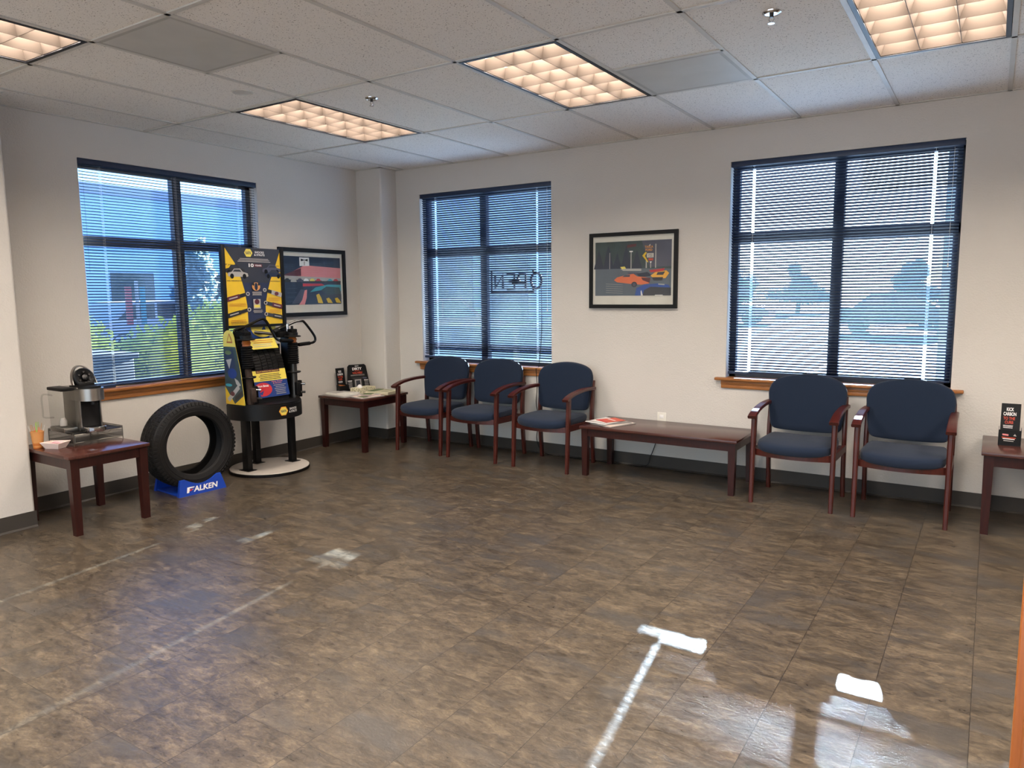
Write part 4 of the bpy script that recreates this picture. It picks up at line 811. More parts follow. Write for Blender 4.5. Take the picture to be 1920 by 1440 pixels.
qp([(0.54, 0.0), (0.56, 0.14), (0.66, 0.20), (0.84, 0.22), (0.97, 0.19), (1, 0.12), (1, 0)], 'car_blue'); qp([(0.64, 0.0), (0.66, 0.10), (0.74, 0.16), (1.0, 0.14), (1.0, 0)], 'print_dark'); qp([(0.62, 0.0), (0.615, 0.08), (0.625, 0.10), (0.645, 0.0)], 'white'); qp([(0.84, 0.215), (0.92, 0.205), (0.92, 0.185), (0.84, 0.195)], 'paper_grey'); qp([(0.80, 0.0), (0.80, 0.012), (0.90, 0.012), (0.90, 0.0)], 'white')
for i in range(5): qp([(0.15, 0.22-i*0.04), (0.38, 0.20-i*0.04), (0.38, 0.204-i*0.04), (0.15, 0.225-i*0.04)], 'paper_grey')
P.build('print', t)

# ------------------------------------------------------------------ coffee table corner
rx0, ry0, rx1, ry1 = 0.175, -3.268, 0.488, -2.955; rz0, rz1 = TZ+0.018, TZ+0.088
t = empty('wire_pod_drawer', ((rx0+rx1)/2, (ry0+ry1)/2, TZ), 'black wire mesh storage drawer under the coffee maker', 'drawer rack')
m = MB()
for z in (rz0, rz1):
    m.tube([(rx0, ry0, z), (rx1, ry0, z), (rx1, ry1, z), (rx0, ry1, z), (rx0, ry0, z)], 0.0028, 'wire', 6)
for x, y in ((rx0, ry0), (rx1, ry0), (rx1, ry1), (rx0, ry1)): m.tube([(x, y, TZ+0.001), (x, y, rz1)], 0.0028, 'wire', 6)
for i in range(1, 3):
    z = rz0+(rz1-rz0)*i/3; m.tube([(rx0, ry1, z), (rx0, ry0, z)], 0.0014, 'wire', 5); 
m.build('frame', 'wire', t)
m = MB()
m.add([(rx0, ry0, rz0), (rx1, ry0, rz0), (rx1, ry0, rz1), (rx0, ry0, rz1)], [(0, 1, 2, 3)], 'mesh'); m.build('side_mesh', 'mesh', t, smooth=None); m = MB(); m.add([(rx0, ry1, rz0), (rx1, ry1, rz0), (rx1, ry1, rz1), (rx0, ry1, rz1)], [(0, 1, 2, 3)], 'mesh'); m.build('side_mesh', 'mesh', t, smooth=None)
MB().box((rx0, ry0, rz1-0.012), (rx1-0.002, ry1, rz1-0.009), 'black').build('top_shelf', 'black', t, smooth=None)
dr = MB(); dr.tube([(rx1+0.004, ry0+0.006, rz0+0.004), (rx1+0.004, ry1-0.006, rz0+0.004), (rx1+0.004, ry1-0.006, rz0+0.055), (rx1+0.004, ry1-0.08, rz0+0.055), (rx1+0.006, ry1-0.10, rz0+0.036), (rx1+0.006, ry0+0.12, rz0+0.036), (rx1+0.004, ry0+0.10, rz0+0.055), (rx1+0.004, ry0+0.006, rz0+0.055), (rx1+0.004, ry0+0.006, rz0+0.004)], 0.0024, 'wire', 6)
d_ = dr.build('drawer_front', 'wire', t)
m = MB(); m.add([(rx1+0.002, ry0+0.006, rz0), (rx1+0.002, ry1-0.006, rz0), (rx1+0.002, ry1-0.006, rz0+0.035), (rx1+0.002, ry0+0.006, rz0+0.035)], [(0, 1, 2, 3)], 'mesh'); m.add([(rx0+0.01, ry0+0.006, rz0+0.002), (rx1, ry0+0.006, rz0+0.002), (rx1, ry1-0.006, rz0+0.002), (rx0+0.01, ry1-0.006, rz0+0.002)], [(0, 1, 2, 3)], 'mesh'); m.build('drawer_mesh', 'mesh', d_, smooth=None)
CZ = rz1-0.009; cy = -3.125
t = empty('coffee_maker', (0.38, cy, CZ), 'silver and black pod coffee maker with its lid open and clear water tank', 'coffee maker')
MB().box((0.235, cy-0.068, CZ), (0.425, cy+0.068, CZ+0.285), 'brushed', 0.008).build('body', 'brushed', t)
MB().box((0.420, cy-0.060, CZ+0.03), (0.435, cy+0.060, CZ+0.20), 'black', 0.004).build('brew_recess', 'black', t)
MB().box((0.405, cy-0.0682, CZ+0.02), (0.445, cy-0.060, CZ+0.20), 'brushed', 0.002).box((0.405, cy+0.060, CZ+0.02), (0.445, cy+0.0682, CZ+0.20), 'brushed', 0.002).build('side_trim', 'brushed', t)
def stad(x0, xr, r, n=16): return [(x0, cy-r)]+[(xr+r*cos(R(a)), cy+r*sin(R(a))) for a in [(-90+180*i/n) for i in range(n+1)]]+[(x0, cy+r)]
MB().prism(stad(0.30, 0.460, 0.074), FR0, CZ+0.200, CZ+0.278, 'brushed').build('brew_head', 'brushed', t)
MB().prism(stad(0.32, 0.456, 0.062), FR0, CZ+0.278, CZ+0.292, 'black').cyl((0.49, cy, CZ+0.175), (0.49, cy, CZ+0.200), 0.02, 'black', 16).build('head_cap', 'black', t)
MB().lathe([(0.0, 0.0), (0.064, 0.0), (0.066, 0.004), (0.066, 0.026), (0.062, 0.030), (0.0, 0.027)], (0.475, cy, CZ+0.002), 'chrome', 40).build('drip_tray', 'chrome', t)
LM = Matrix.Translation((0.375, cy, CZ+0.335)) @ Matrix.Rotation(R(72), 4, 'Y')
m = MB(); m.lathe([(0.0, -0.03), (0.058, -0.028), (0.064, -0.015), (0.064, 0.02), (0.058, 0.026), (0.048, 0.022), (0.0, 0.020)], (0, 0, 0), 'black', 36, 'z', LM); m.lathe([(0.0, 0.036), (0.020, 0.034), (0.024, 0.02), (0.0, 0.02)], (0, 0, 0), 'black_gloss', 24, 'z', LM)
for a in range(6): m.cyl((0.036*cos(a*pi/3), 0.036*sin(a*pi/3), 0.020), (0.036*cos(a*pi/3), 0.036*sin(a*pi/3), 0.026), 0.006, 'steel_dark', 8, M=LM)
m.box((0.33, cy-0.05, CZ+0.285), (0.42, cy+0.05, CZ+0.31), 'black', 0.006); lid = m.build('lid', 'black', t)
m = MB(); k = 20; vs = []
for i in range(k+1):
    a = pi*i/k; yy = cy-0.076*cos(a); zz = CZ+0.300+0.118*sin(a); xx = 0.390-0.055*sin(a)
    rr_ = 1.0-0.04
    for dx, sc2 in ((-0.014, 1.0), (0.014, 1.0), (0.014, 0.93), (-0.014, 0.93)): vs.append((xx+dx, cy+(yy-cy)*sc2, CZ+0.300+(zz-CZ-0.300)*sc2))
m.add(vs, [(i*4+j, i*4+(j+1) % 4, (i+1)*4+(j+1) % 4, (i+1)*4+j) for i in range(k) for j in range(4)]+[(0, 1, 2, 3), tuple(k*4+j for j in (3, 2, 1, 0))], 'brushed'); m.build('lid_handle', 'brushed', lid)
# water tank with handle
ty0, ty1, tx0, tx1 = cy-0.152, cy-0.072, 0.225, 0.400; tz = CZ+0.03
m = MB()
def tank(a, z0, z1, mat, mb): mb.hexa([(tx0+a+0.006, ty0+a, z0), (tx1-a-0.006, ty0+a, z0), (tx1-a-0.006, ty1-a, z0), (tx0+a+0.006, ty1-a, z0)], [(tx0+a, ty0+a, z1), (tx1-a, ty0+a, z1), (tx1-a, ty1-a, z1), (tx0+a, ty1-a, z1)], mat)
tank(0, tz, tz+0.235, 'clear_plastic', m); w_t = m.build('water_tank', 'clear_plastic', t, smooth=None)
MB().tube([(tx0+0.01, ty0+0.02, tz+0.20), (tx0-0.04, ty0+0.0, tz+0.205), (tx0-0.062, ty0-0.01, tz+0.185), (tx0-0.060, ty0-0.01, tz+0.09), (tx0-0.052, ty0-0.01, tz+0.055), (tx0+0.01, ty0+0.02, tz+0.055)], 0.0055, 'clear_plastic', 10, smooth=4).build('tank_handle', 'clear_plastic', w_t)
MB().lathe([(0, 0), (0.022, 0), (0.022, 0.03), (0.012, 0.05), (0, 0.05)], ((tx0+tx1)/2, (ty0+ty1)/2, tz+0.006), 'paper_grey', 20).build('tank_valve', 'paper_grey', w_t)
MB().box((tx0-0.004, ty0-0.003, tz+0.236), (tx1+0.003, ty1+0.0, tz+0.256), 'black', 0.005).build('tank_lid', 'black', t)
MB().box((tx0-0.002, ty0-0.002, CZ), (tx1+0.004, ty1+0.002, CZ+0.029), 'brushed', 0.003).build('tank_base', 'brushed', t)
tag(MB().tube([(0.27, cy+0.03, CZ+0.03), (0.20, -3.02, 0.55), (0.13, -2.98, 0.50), (0.10, -3.0, 0.42), (0.16, -3.03, 0.375), (0.20, -3.02, 0.368), (0.19, -2.99, 0.33), (0.15, -2.95, 0.28), (0.12, -2.93, 0.25), (0.10, -2.95, 0.24), (0.13, -2.97, 0.27), (0.06, -2.98, 0.30), (0.02, -3.0, 0.33)], 0.0035, 'black', 6, smooth=5).build('power_cord', 'black'), 'black coffee maker cord looping under the left end table', 'cord')
# paper cup of stir sticks
cx, cy2 = 0.33, -3.405
t = empty('paper_cup', (cx, cy2, TZ), 'tan paper cup full of stir sticks at the left edge of the coffee table', 'cup')
MB().lathe([(0.0, 0.001), (0.027, 0.001), (0.030, 0.035)], (cx, cy2, TZ), 'amber', 28).lathe([(0.030, 0.035), (0.037, 0.104), (0.039, 0.106), (0.037, 0.108), (0.034, 0.104), (0.028, 0.01), (0, 0.008)], (cx, cy2, TZ), 'cup_orange', 28).build('cup_body', 'cup_orange', t)
for i in range(11):
    a = i*2.4; r0 = 0.008+0.012*((i*7) % 3)/2; r1 = 0.022+0.022*((i*5) % 4)/3
    p = (cx+r0*cos(a), cy2+r0*sin(a), TZ+0.012); q2 = (cx+r1*cos(a), cy2+r1*sin(a), TZ+0.135+0.028*((i*3) % 4)/3)
    s_ = tag(MB().cyl(p, q2, 0.0016, ['straw_orange', 'straw_green', 'cup_orange', 'white'][i % 4], 6).build('stir_stick', 'white'), ['orange', 'green', 'tan', 'white'][i % 4]+' plastic stir stick standing in the tan paper cup', 'stir stick', 'stir sticks in the paper cup')
# folded paper tray with pink packets
tx, ty = 0.430, -3.350
t = empty('paper_tray', (tx, ty, TZ), 'small white paper food tray beside the cup on the coffee table', 'paper tray')
TM = Matrix.Translation((tx, ty, TZ+0.001)) @ Matrix.Rotation(R(22), 4, 'Z')
m = MB(); bx_ = [(-0.045, -0.03, 0), (0.045, -0.03, 0), (0.045, 0.03, 0), (-0.045, 0.03, 0)]; tp = [(-0.068, -0.05, 0.040), (0.068, -0.05, 0.038), (0.068, 0.05, 0.042), (-0.068, 0.05, 0.036)]
m.add(bx_+tp+[(p[0]*0.97, p[1]*0.97, p[2]+0.0015) for p in bx_+tp], [(0, 1, 2, 3), (0, 1, 5, 4), (1, 2, 6, 5), (2, 3, 7, 6), (3, 0, 4, 7), (8, 9, 10, 11), (8, 9, 13, 12), (9, 10, 14, 13), (10, 11, 15, 14), (11, 8, 12, 15), (4, 5, 13, 12), (5, 6, 14, 13), (6, 7, 15, 14), (7, 4, 12, 15)], 'tray_paper', TM); m.build('tray_body', 'tray_paper', t, smooth=None)
for i in range(5):
    PM = TM @ Matrix.Translation((-0.022+0.011*i, 0.004*((i*2) % 3-1), 0.010+0.006*i)) @ Matrix.Rotation(R(-14+8*i), 4, 'Z') @ Matrix.Rotation(R(9), 4, 'Y')
    tag(MB().box((-0.030, -0.019, 0), (0.030, 0.019, 0.005), 'packet_pink', 0.0022, PM).build('sweetener_packet', 'packet_pink'), 'pink sweetener packet lying in the white paper tray', 'packet', 'pink packets in the paper tray')

# ------------------------------------------------------------------ corner table: papers, boxes, brochures
def sheet(x, y, z, w_, h_, th, rot, mat, name, label, cat, group=None, top=None, edge='paper'):
    Mx = Matrix.Translation((x, y, z)) @ Matrix.Rotation(R(rot), 4, 'Z'); m = MB(); m.box((-w_/2, -h_/2, 0), (w_/2, h_/2, th), mat, min(0.0012, th*0.3), Mx)
    if top: top(m, Mx, th)
    o = m.build(name, mat, smooth=None); o2 = tag(o, label, cat, group); return o2
def prt(m, Mx, z, rects):
    for i, (x0, y0, x1, y1, mt) in enumerate(rects): m.add([Mx @ Vector(p) for p in ((x0, y0, z+0.0004+i*0.00015), (x1, y0, z+0.0004+i*0.00015), (x1, y1, z+0.0004+i*0.00015), (x0, y1, z+0.0004+i*0.00015))], [(0, 1, 2, 3)], mt)
sheet(0.225, -0.705, TZ, 0.30, 0.235, 0.012, -4, 'paper_grey', 'newspaper', 'larger folded grey newspaper at the left front of the corner table', 'newspaper', None, lambda m, M_, z: prt(m, M_, z, [(-0.13, -0.10, 0.13, 0.10, 'paper')]))
sheet(0.195, -0.685, TZ+0.0135, 0.25, 0.20, 0.009, 3, 'paper', 'newspaper', 'smaller folded newspaper resting on the grey newspaper at the corner table', 'newspaper', None, lambda m, M_, z: prt(m, M_, z, [(-0.11, 0.04, 0.11, 0.085, 'paper_grey'), (-0.11, -0.08, 0.0, 0.03, 'paper_grey')]))
sheet(0.475, -0.655, TZ, 0.21, 0.26, 0.004, -12, 'paper_grey', 'magazine', 'thin grey magazine with photo cover at the front corner of the corner table', 'magazine', None, lambda m, M_, z: prt(m, M_, z, [(-0.09, -0.11, 0.09, 0.11, 'tray_paper'), (-0.07, -0.02, 0.04, 0.09, 'steel_dark'), (-0.03, -0.09, 0.08, -0.03, 'leafgreen')]))
sheet(0.440, -0.560, TZ+0.0055, 0.20, 0.15, 0.004, 24, 'tray_paper', 'magazine', 'magazine with greenish cover lying across the grey one, before the tissue box', 'magazine', None, lambda m, M_, z: prt(m, M_, z, [(-0.09, -0.06, 0.02, 0.06, 'leafgreen'), (0.03, -0.05, 0.09, 0.05, 'paper_grey')]))
t = empty('tissue_box', (0.235, -0.455, TZ), 'cream patterned tissue box with tissue showing, on the corner table', 'tissue box')
MB().box((0.180, -0.570, TZ), (0.290, -0.340, TZ+0.052), 'tissue_print', 0.002).build('box_body', 'tissue_print', t, smooth=None)
m = MB(); m.lathe([(0.0, 0.03), (0.010, 0.026), (0.022, 0.016), (0.028, 0.0)], (0.235, -0.50, TZ+0.052), 'white', 9); m.build('tissue', 'white', t)
sheet(0.445, -0.400, TZ, 0.26, 0.22, 0.026, 8, 'floral', 'book', 'cream and green patterned book lying flat right of the tissue box', 'book', None, lambda m, M_, z: prt(m, M_, z, [(-0.12, -0.10, -0.03, 0.09, 'leafgreen'), (-0.01, 0.03, 0.08, 0.06, 'leafgreen'), (0.02, -0.07, 0.10, -0.045, 'leafgreen'), (-0.05, 0.075, 0.10, 0.09, 'white')]))
def brochure(x, y, z, w_, h_, d_, lean, face, label, art, hold_h, hw, nm='brochure_holder', rot=0):
    """face: frame right vector and outward normal; leaning card with its pocket"""
    r = Vector(face); nn = r.cross(Vector((0, 0, 1))).normalized(); u = (Vector((0, 0, 1))*cos(lean)-nn*sin(lean)); o = Vector((x, y, z))
    t = empty(nm, (x, y, z), label, 'brochure holder')
    P = Print((o-r*w_/2+u*0.004-nn*0.004, r, u), w_, h_, 'black', 0.006); art(P); P.build('brochure', t)
    m = MB(); a = o-r*hw/2; b = o+r*hw/2
    base_ = [a-nn*0.03, b-nn*0.03, b+nn*d_, a+nn*d_]; m.add([p for p in base_]+[p+Vector((0, 0, 0.004)) for p in base_], [(3, 2, 1, 0), (4, 5, 6, 7), (0, 1, 5, 4), (1, 2, 6, 5), (2, 3, 7, 6), (3, 0, 4, 7)], 'black')
    m.prism([(-hw/2, 0), (hw/2, 0), (hw/2, hold_h), (-hw/2, hold_h)], (o+nn*(d_-0.004), r, (0, 0, 1)), -0.002, 0.002, 'black')
    for s in (-1, 1): c = o+r*s*hw/2; m.add([c-nn*0.03, c+nn*d_, c+nn*d_+Vector((0, 0, hold_h)), c-nn*0.03+Vector((0, 0, hold_h*1.12))]+[p+r*0.002 for p in (c-nn*0.03, c+nn*d_, c+nn*d_+Vector((0, 0, hold_h)), c-nn*0.03+Vector((0, 0, hold_h*1.12)))], [(0, 1, 2, 3), (7, 6, 5, 4), (0, 1, 5, 4), (1, 2, 6, 5), (2, 3, 7, 6), (3, 0, 4, 7)], 'black')
    text(m, 'PLEASE TAKE ONE', (o+nn*(d_-0.002), r, (0, 0, 1)), (0, hold_h*0.30), 0.006, 'white', 0.0006, 0.01, hw*0.55) if False else None
    m.build('pocket', 'black', t, smooth=None); return t, o, r, nn
def art_kick(P):
    P.t('KICK\nCARBON', 0.45, 0.80, 0.20, 'white', 0.03, 0.66); P.t('TO THE\nCURB', 0.43, 0.585, 0.17, 'orange_red', 0.02, 0.60); P.lines(0.12, 0.66, 0.45, 3, 0.028, 0.012, 'white', 0.2)
    P.p([(0.1, 0.33), (0.9, 0.27), (0.9, 0.23), (0.1, 0.30)], 'amber'); P.p([(0.06, 0.28), (0.30, 0.22), (0.85, 0.18), (0.85, 0.25)], 'paper_grey')
t, o, r, nn = brochure(5.420, -0.300, TZ, 0.098, 0.245, 0.035, R(8), (1, 0, 0), 'black brochure holder with white and orange lettering on the right hand table', art_kick, 0.095, 0.112)
m = MB(); fr_h = (o+nn*0.033, r, Vector((0, 0, 1))); m.prism([(-0.036, 0.062), (-0.006, 0.060), (-0.006, 0.070), (-0.036, 0.072)], fr_h, 0, 0.0006, 'pink'); m.prism([(0.018, 0.062), (0.034, 0.060), (0.026, 0.074)], fr_h, 0, 0.0006, 'paper_grey')
for z, wd, c in ((0.048, 0.070, 'orange_red'), (0.040, 0.060, 'white'), (0.028, 0.05, 'paper_grey')): m.prism([(-wd/2-0.004, z), (wd/2-0.004, z-0.002), (wd/2-0.004, z+0.003), (-wd/2-0.004, z+0.005)], fr_h, 0, 0.0006, c)
m.build('pocket_print', 'white', t, smooth=None)
brochure(0.085, -0.575, TZ, 0.092, 0.235, 0.030, R(9), (0.20, 0.98, 0), 'narrow black brochure holder leaning by the wall, left on the corner table', art_kick, 0.07, 0.10)
def art_dirty(P):
    P.t('GOT', 0.5, 0.94, 0.04, 'white', 0.02, 0.16); P.t('DIRTY', 0.5, 0.84, 0.095, 'white', 0.04, 0.40); P.t('VALVES?', 0.5, 0.685, 0.075, 'orange_red', 0.03, 0.42); P.t('INTAKE', 0.5, 0.765, 0.025, 'orange_red', 0.02, 0.2)
    P.lines(0.2, 0.8, 0.61, 2, 0.03, 0.010, 'paper_grey', 0.1); P.r(0.30, 0.10, 0.68, 0.50, 'steel_dark'); P.r(0.36, 0.14, 0.62, 0.44, 'paper_grey'); P.r(0.40, 0.14, 0.58, 0.40, 'print_dark'); P.p([(0.2, 0.52), (0.8, 0.54), (0.72, 0.50), (0.28, 0.48)], 'steel_dark'); P.e(0.78, 0.48, 0.10, 0.03, 'night_grey', 12)
    for x in (0.06, 0.74): P.lines(x, x+0.2, 0.36, 7, 0.04, 0.014, 'paper_grey', 0.3); P.r(x, 0.39, x+0.18, 0.415, 'white')
r = Vector((0.34, 0.94, 0)).normalized(); nn = r.cross(Vector((0, 0, 1))).normalized(); o = Vector((0.150, -0.420, TZ)); u = (Vector((0, 0, 1))*cos(R(10))-nn*sin(R(10)))
t = empty('display_card', (0.15, -0.42, TZ), 'large black easel card asking about dirty valves, behind the tissue box', 'display card')
P = Print((o-r*0.125+u*0.002, r, u), 0.25, 0.262, 'black', 0.005, [(0.0, 0), (0.25, 0), (0.222, 0.245), (0.205, 0.262), (0.045, 0.262), (0.028, 0.245)]); art_dirty(P); P.build('card', t)
MB().prism([(0.08, 0.0), (0.17, 0.0), (0.135, 0.18), (0.115, 0.18)], (o-r*0.125-nn*0.06, r, (u*0.97+nn*0.12).normalized()), -0.0015, 0.0015, 'black').build('easel_back', 'black', t, smooth=None)

# ------------------------------------------------------------------ magazines on the coffee table
BZ = 0.397
mg = [(2.830, -0.345, 0.22, 0.285, 0.006, -20, 'paper_grey', 'grey magazine at the bottom of the pile on the long coffee table', [(-0.10, -0.13, 0.10, 0.13, 'tray_paper')]),
      (2.800, -0.340, 0.21, 0.275, 0.007, -34, 'paper_grey', 'dark covered magazine sticking out right in the pile on the long coffee table', [(-0.10, -0.13, 0.10, 0.13, 'steel_dark'), (-0.08, -0.02, 0.08, 0.12, 'paper_grey')]),
      (2.765, -0.350, 0.20, 0.255, 0.006, -14, 'white', 'white magazine near the top of the pile on the long coffee table', [(-0.09, -0.12, 0.09, 0.12, 'white'), (-0.09, -0.12, 0.09, -0.08, 'paper_grey')]),
      (2.800, -0.325, 0.15, 0.185, 0.003, -30, 'orange_red', 'red leaflet topmost on the pile on the long coffee table', [(-0.05, 0.0, 0.05, 0.02, 'white'), (-0.07, -0.085, 0.07, -0.06, 'red')])]
z = BZ
for x, y, w_, h_, th, rot, mt, lb, rects in mg:
    sheet(x, y, z, w_, h_, th, rot, mt, 'magazine' if th > 0.004 else 'leaflet', lb, 'magazine' if th > 0.004 else 'leaflet', None, lambda m, M_, zz, rects=rects: prt(m, M_, zz, rects)); z += th+0.0012

# ------------------------------------------------------------------ reception counter at the right edge (only its oak corner shows)
ex, ey = 5.351, -4.30
t = empty('reception_counter', (6.2, ey-0.3, 0), 'oak edged reception counter corner at the lower right edge', 'counter')
MB().box((ex, ey-0.001, 0), (ex+0.06, ey+0.02, 1.02), 'oak_post', 0.004).build('corner_trim', 'oak_post', t)
MB().box((ex+0.012, ey-0.62, 0), (7.4, ey-0.002, 1.02), 'oak_post').build('counter_body', 'oak_post', t, smooth=None)
MB().box((ex+0.004, ey-0.63, 1.02), (7.43, ey+0.018, 1.055), 'mahogany_top', 0.004).build('countertop', 'mahogany_top', t)

# ------------------------------------------------------------------ outdoors
GZ = -0.12
def rect(name, x0, y0, x1, y1, z0, z1, mat): return MB().box((x0, y0, z0), (x1, y1, z1), mat).build(name, mat, smooth=None)
struct(rect('ground', -70, -60, 60, 90, GZ-0.1, GZ, 'asphalt'), 'parking lot surface outside the windows')
struct(rect('trim_2', -1.6, TH, 12, 1.9, GZ, GZ+0.1, 'concrete'), 'concrete walk outside the back wall')
m = MB()
for i in range(9): m.box((-6+i*2.8, 9.0, GZ), (-5.9+i*2.8, 14.0, GZ+0.004), 'paint_white')
m.box((-8, 21, GZ), (30, 21.15, GZ+0.004), 'paint_white'); struct(m.build('trim_3', 'paint_white', smooth=None), 'white painted parking lines')
def leaves(mb, blobs, n_, size, mat, rnd):
    for i in range(n_):
        c, r = rnd.choice(blobs); d = Vector((rnd.gauss(0, 1), rnd.gauss(0, 1), rnd.gauss(0, 1))).normalized(); p = Vector(c)+Vector((d.x*r[0], d.y*r[1], d.z*r[2]))*(0.80+0.25*rnd.random())
        a = Vector((rnd.gauss(0, 1), rnd.gauss(0, 1), rnd.gauss(0, 1))).normalized(); b = a.cross(d).normalized() if a.cross(d).length > 0.01 else Vector((1, 0, 0)); s = size*(0.6+0.8*rnd.random())
        mb.add([p-a*s*0.5, p+b*s*0.28, p+a*s*0.5, p-b*s*0.28], [(0, 1, 2, 3)], mat)
def blobmesh(mb, blobs, mat):
    for c, r in blobs:
        n1, n2 = 10, 14; vs = []
        for i in range(n1+1):
            for j in range(n2):
                a = pi*i/n1; b = 2*pi*j/n2; k = 0.76+0.06*sin(5*b+c[0]*9)+0.05*cos(7*a+c[1]*5); vs.append((c[0]+r[0]*k*sin(a)*cos(b), c[1]+r[1]*k*sin(a)*sin(b), c[2]+r[2]*k*cos(a)))
        mb.add(vs, [(i*n2+j, i*n2+(j+1) % n2, (i+1)*n2+(j+1) % n2, (i+1)*n2+j) for i in range(n1) for j in range(n2)], mat)
def bush(x, y, z, rx, ry, rz, label, seed, mat='hedge_leaf', group=None):
    rnd = random.Random(seed); bl = []
    for i in range(9): bl.append(((x+rnd.uniform(-0.5, 0.5)*rx, y+rnd.uniform(-0.5, 0.5)*ry, z+rz*(0.35+0.5*rnd.random())), (rx*0.55, ry*0.55, rz*0.42)))
    mb = MB(); blobmesh(mb, bl, mat); leaves(mb, bl, 5200, 0.085, mat, rnd); tag(mb.build('hedge_bush', mat, smooth=None), label, 'bush', group)
bush(-2.5, -2.0, GZ, 0.85, 0.80, 1.27, 'sunlit yellow green hedge bush outside the left window, left of the mullion', 3)
bush(-2.5, -0.45, GZ, 0.85, 0.80, 1.25, 'sunlit yellow green hedge bush outside the left window, behind the display stand', 4)
bush(-2.7, 1.1, GZ, 0.85, 0.80, 1.25, 'sunlit hedge bush furthest right outside the left window', 5)
t = empty('utility_cabinet', (-0.95, -2.9, GZ), 'dark utility cabinet outside the lower left of the left window', 'utility cabinet')
MB().box((-1.30, -3.9, GZ), (-0.60, -2.22, 0.93), 'dark_box', 0.01).build('cabinet_body', 'dark_box', t); MB().box((-1.34, -3.94, 0.93), (-0.57, -2.19, 0.975), 'dark_box', 0.01).build('cabinet_lid', 'dark_box', t)
# railing and low panel outside the middle window
t = empty('outdoor_railing', (0.6, 0.75, GZ), 'dark metal railing with two rails outside the middle window', 'railing')
MB().box((-1.6, 0.72, 1.075), (2.6, 0.79, 1.125), 'dark_box').build('top_rail', 'dark_box', t, smooth=None)
MB().box((-1.6, 0.74, 0.86), (2.6, 0.77, 0.90), 'dark_box').build('lower_rail', 'dark_box', t, smooth=None)
for x in (-1.6, -0.2, 1.2, 2.56): MB().box((x, 0.73, GZ+0.1), (x+0.05, 0.78, 1.08), 'dark_box').build('railing_post', 'dark_box', t, smooth=None)
t = empty('planter_wall', (-2.4, 5.2, GZ), 'low dark wall beyond the railing outside the middle window', 'low wall')
MB().box((-5.5, 5.0, GZ), (-0.3, 5.4, 0.86), 'dark_box').build('wall_body', 'dark_box', t, smooth=None); MB().box((-5.55, 4.95, 0.86), (-0.25, 5.45, 0.91), 'dark_box', 0.01).build('wall_cap', 'dark_box', t)
def building(x0, y0, x1, y1, h, label, bays, mat='building'):
    t = empty('building', ((x0+x1)/2, (y0+y1)/2, GZ), label, 'building')
    MB().box((x0, y0, GZ), (x1, y1, h), mat).build('wall', mat, t, smooth=None); MB().box((x0-0.4, y0-0.4, h), (x1+0.4, y1+0.4, h+0.35), 'roof').build('roof', 'roof', t, smooth=None)
    for (p0, p1) in bays: MB().box(p0, p1, 'car_glass').build('window', 'car_glass', t, smooth=None)
building(-38, 5.0, -24, 27.0, 5.4, 'long pale commercial building across the lot outside the left window', [((-24.01, 7+i*3.4, 0.6), (-23.96, 8.8+i*3.4, 2.4)) for i in range(5)])
building(-13, 13, -5.2, 20, 5.4, 'shaded blue grey building seen through the middle window', [((-11.5+i*2, 12.95, 0.6), (-10.2+i*2, 13.01, 2.6)) for i in range(3)])
def tree(x, y, h, r, label, seed, group='trees across the parking lot'):
    rnd = random.Random(seed); t = empty('tree', (x, y, GZ), label, 'tree', group)
    MB().tube([(x, y, GZ), (x+0.1, y, h*0.35), (x, y+0.1, h*0.7)], [0.18, 0.13, 0.06], 'trunk', 8).build('trunk', 'trunk', t)
    bl = []
    for i in range(12):
        u = rnd.random(); rr = r*(1-0.75*u); bl.append(((x+rnd.uniform(-0.6, 0.6)*rr, y+rnd.uniform(-0.6, 0.6)*rr, h*(0.25+0.68*u)), (rr*0.62, rr*0.62, h*0.14)))
    mb = MB(); blobmesh(mb, bl, 'tree_leaf'); leaves(mb, bl, 2200, 0.30, 'tree_leaf', rnd); mb.build('crown', 'tree_leaf', t, smooth=None)
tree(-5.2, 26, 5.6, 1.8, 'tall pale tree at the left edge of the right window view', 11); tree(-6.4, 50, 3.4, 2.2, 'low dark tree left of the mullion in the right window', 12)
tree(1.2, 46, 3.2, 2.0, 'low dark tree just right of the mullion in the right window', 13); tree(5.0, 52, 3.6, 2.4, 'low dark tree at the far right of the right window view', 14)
tree(-3.6, 10.5, 7.5, 1.2, 'slim dark tree seen through the middle window', 15); tree(-17.0, 9.6, 3.2, 1.1, 'hazy tree outside the left window near the bush', 16); tree(-18.0, 14.2, 3.6, 1.2, 'hazy tree outside the left window behind the display', 17)
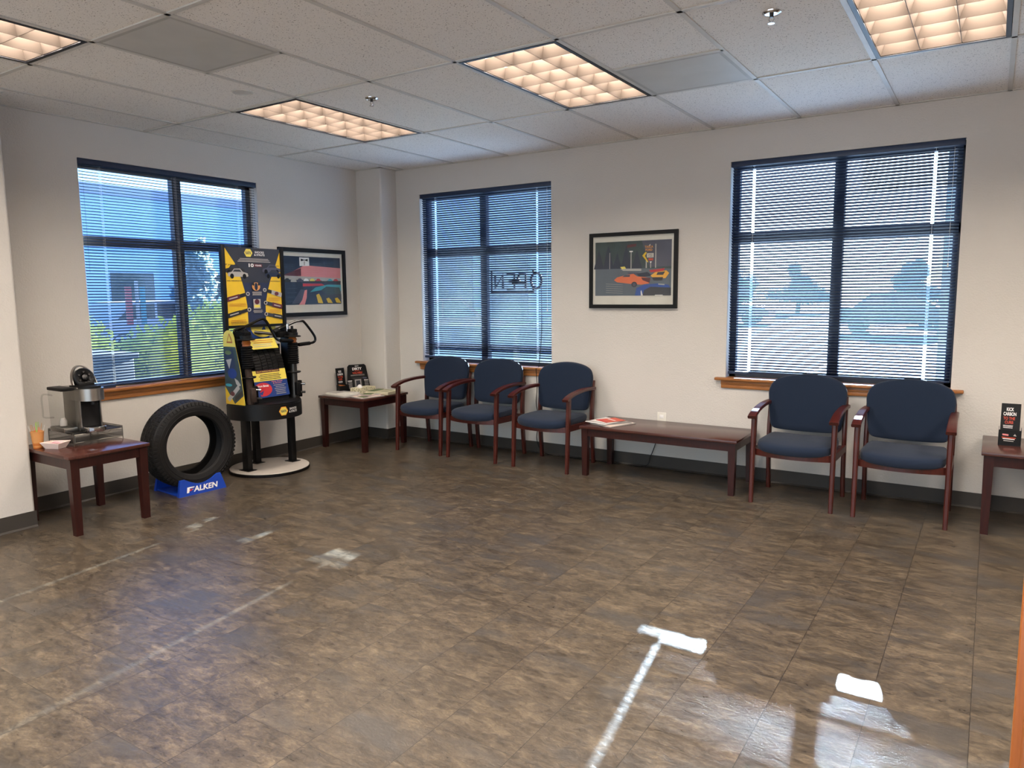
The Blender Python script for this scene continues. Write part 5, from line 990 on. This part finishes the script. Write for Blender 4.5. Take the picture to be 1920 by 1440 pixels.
def car(x, y, rot, mat, label, group='cars parked outside'):
    t = empty('car', (x, y, GZ), label, 'car', group); Mx = Matrix.Translation((x, y, GZ)) @ Matrix.Rotation(R(rot), 4, 'Z'); fr = (Vector((x, y, GZ)), Mx.to_3x3() @ Vector((1, 0, 0)), Vector((0, 0, 1)))
    body = crv2([(-2.2, 0.35), (-2.25, 0.75), (-1.9, 0.92), (-1.0, 0.98), (0.9, 0.98), (1.7, 0.86), (2.2, 0.68), (2.25, 0.36)], 3)
    MB().prism(body, fr, -0.88, 0.88, mat).build('car_body', mat, t); m = MB(); cab = [(-1.55, 0.95), (-1.0, 1.42), (0.35, 1.45), (1.05, 0.97)]; m.prism(cab, fr, -0.72, 0.72, mat); m.build('cabin', mat, t, smooth=None)
    m = MB(); m.prism([(-1.35, 1.0), (-0.92, 1.36), (-0.32, 1.38), (-0.32, 1.0)], fr, -0.735, 0.735, 'car_glass'); m.prism([(-0.24, 1.0), (-0.24, 1.38), (0.30, 1.38), (0.85, 1.0)], fr, -0.735, 0.735, 'car_glass'); m.build('side_window', 'car_glass', t, smooth=None)
    for wx in (-1.35, 1.35):
        for wy in (-0.80, 0.80):
            m = MB(); m.lathe([(0.0, -0.1), (0.20, -0.1), (0.22, -0.06), (0.33, -0.09), (0.33, 0.09), (0.22, 0.06), (0.2, 0.1), (0, 0.1)], (wx, wy, 0.33), 'rubber', 20, 'y', Mx); m.build('wheel', 'rubber', t)
car(2.6, 24, 5, 'car_dark', 'dark parked car seen through the right half of the right window'); car(4.4, 30, 176, 'car_silver', 'silver parked car at the far right of the right window view'); car(-5.6, 30, 4, 'car_silver', 'silver parked car seen through the left half of the right window')
car(-6.2, 8.5, 80, 'car_red', 'red parked car seen low through the middle window'); car(-13.5, 5.6, 95, 'car_silver', 'pale parked car outside the left window above the hedge')
t = empty('flag_pole_sign', (-7.0, 1.50, GZ), 'narrow red and green banner on a pole outside the left window', 'banner')
MB().cyl((-7.0, 1.56, GZ), (-7.0, 1.56, 1.7), 0.03, 'concrete', 10).build('pole', 'concrete', t); MB().box((-7.02, 1.36, 0.95), (-6.98, 1.46, 1.60), 'red').build('banner_panel', 'red', t, smooth=None, label='red banner'); MB().box((-7.02, 1.62, 0.95), (-6.98, 1.70, 1.60), 'teal').build('banner_panel', 'teal', t, smooth=None, label='green banner')
t = empty('canopy_post', (4.98, 2.0, GZ), 'dark canopy post and beam outside the right edge of the right window', 'post')
MB().box((4.90, 1.93, GZ), (5.06, 2.09, 2.66), 'bronze').build('post', 'bronze', t, smooth=None); MB().box((4.2, 1.90, 2.66), (9.0, 2.12, 2.86), 'bronze').build('beam', 'bronze', t, smooth=None)
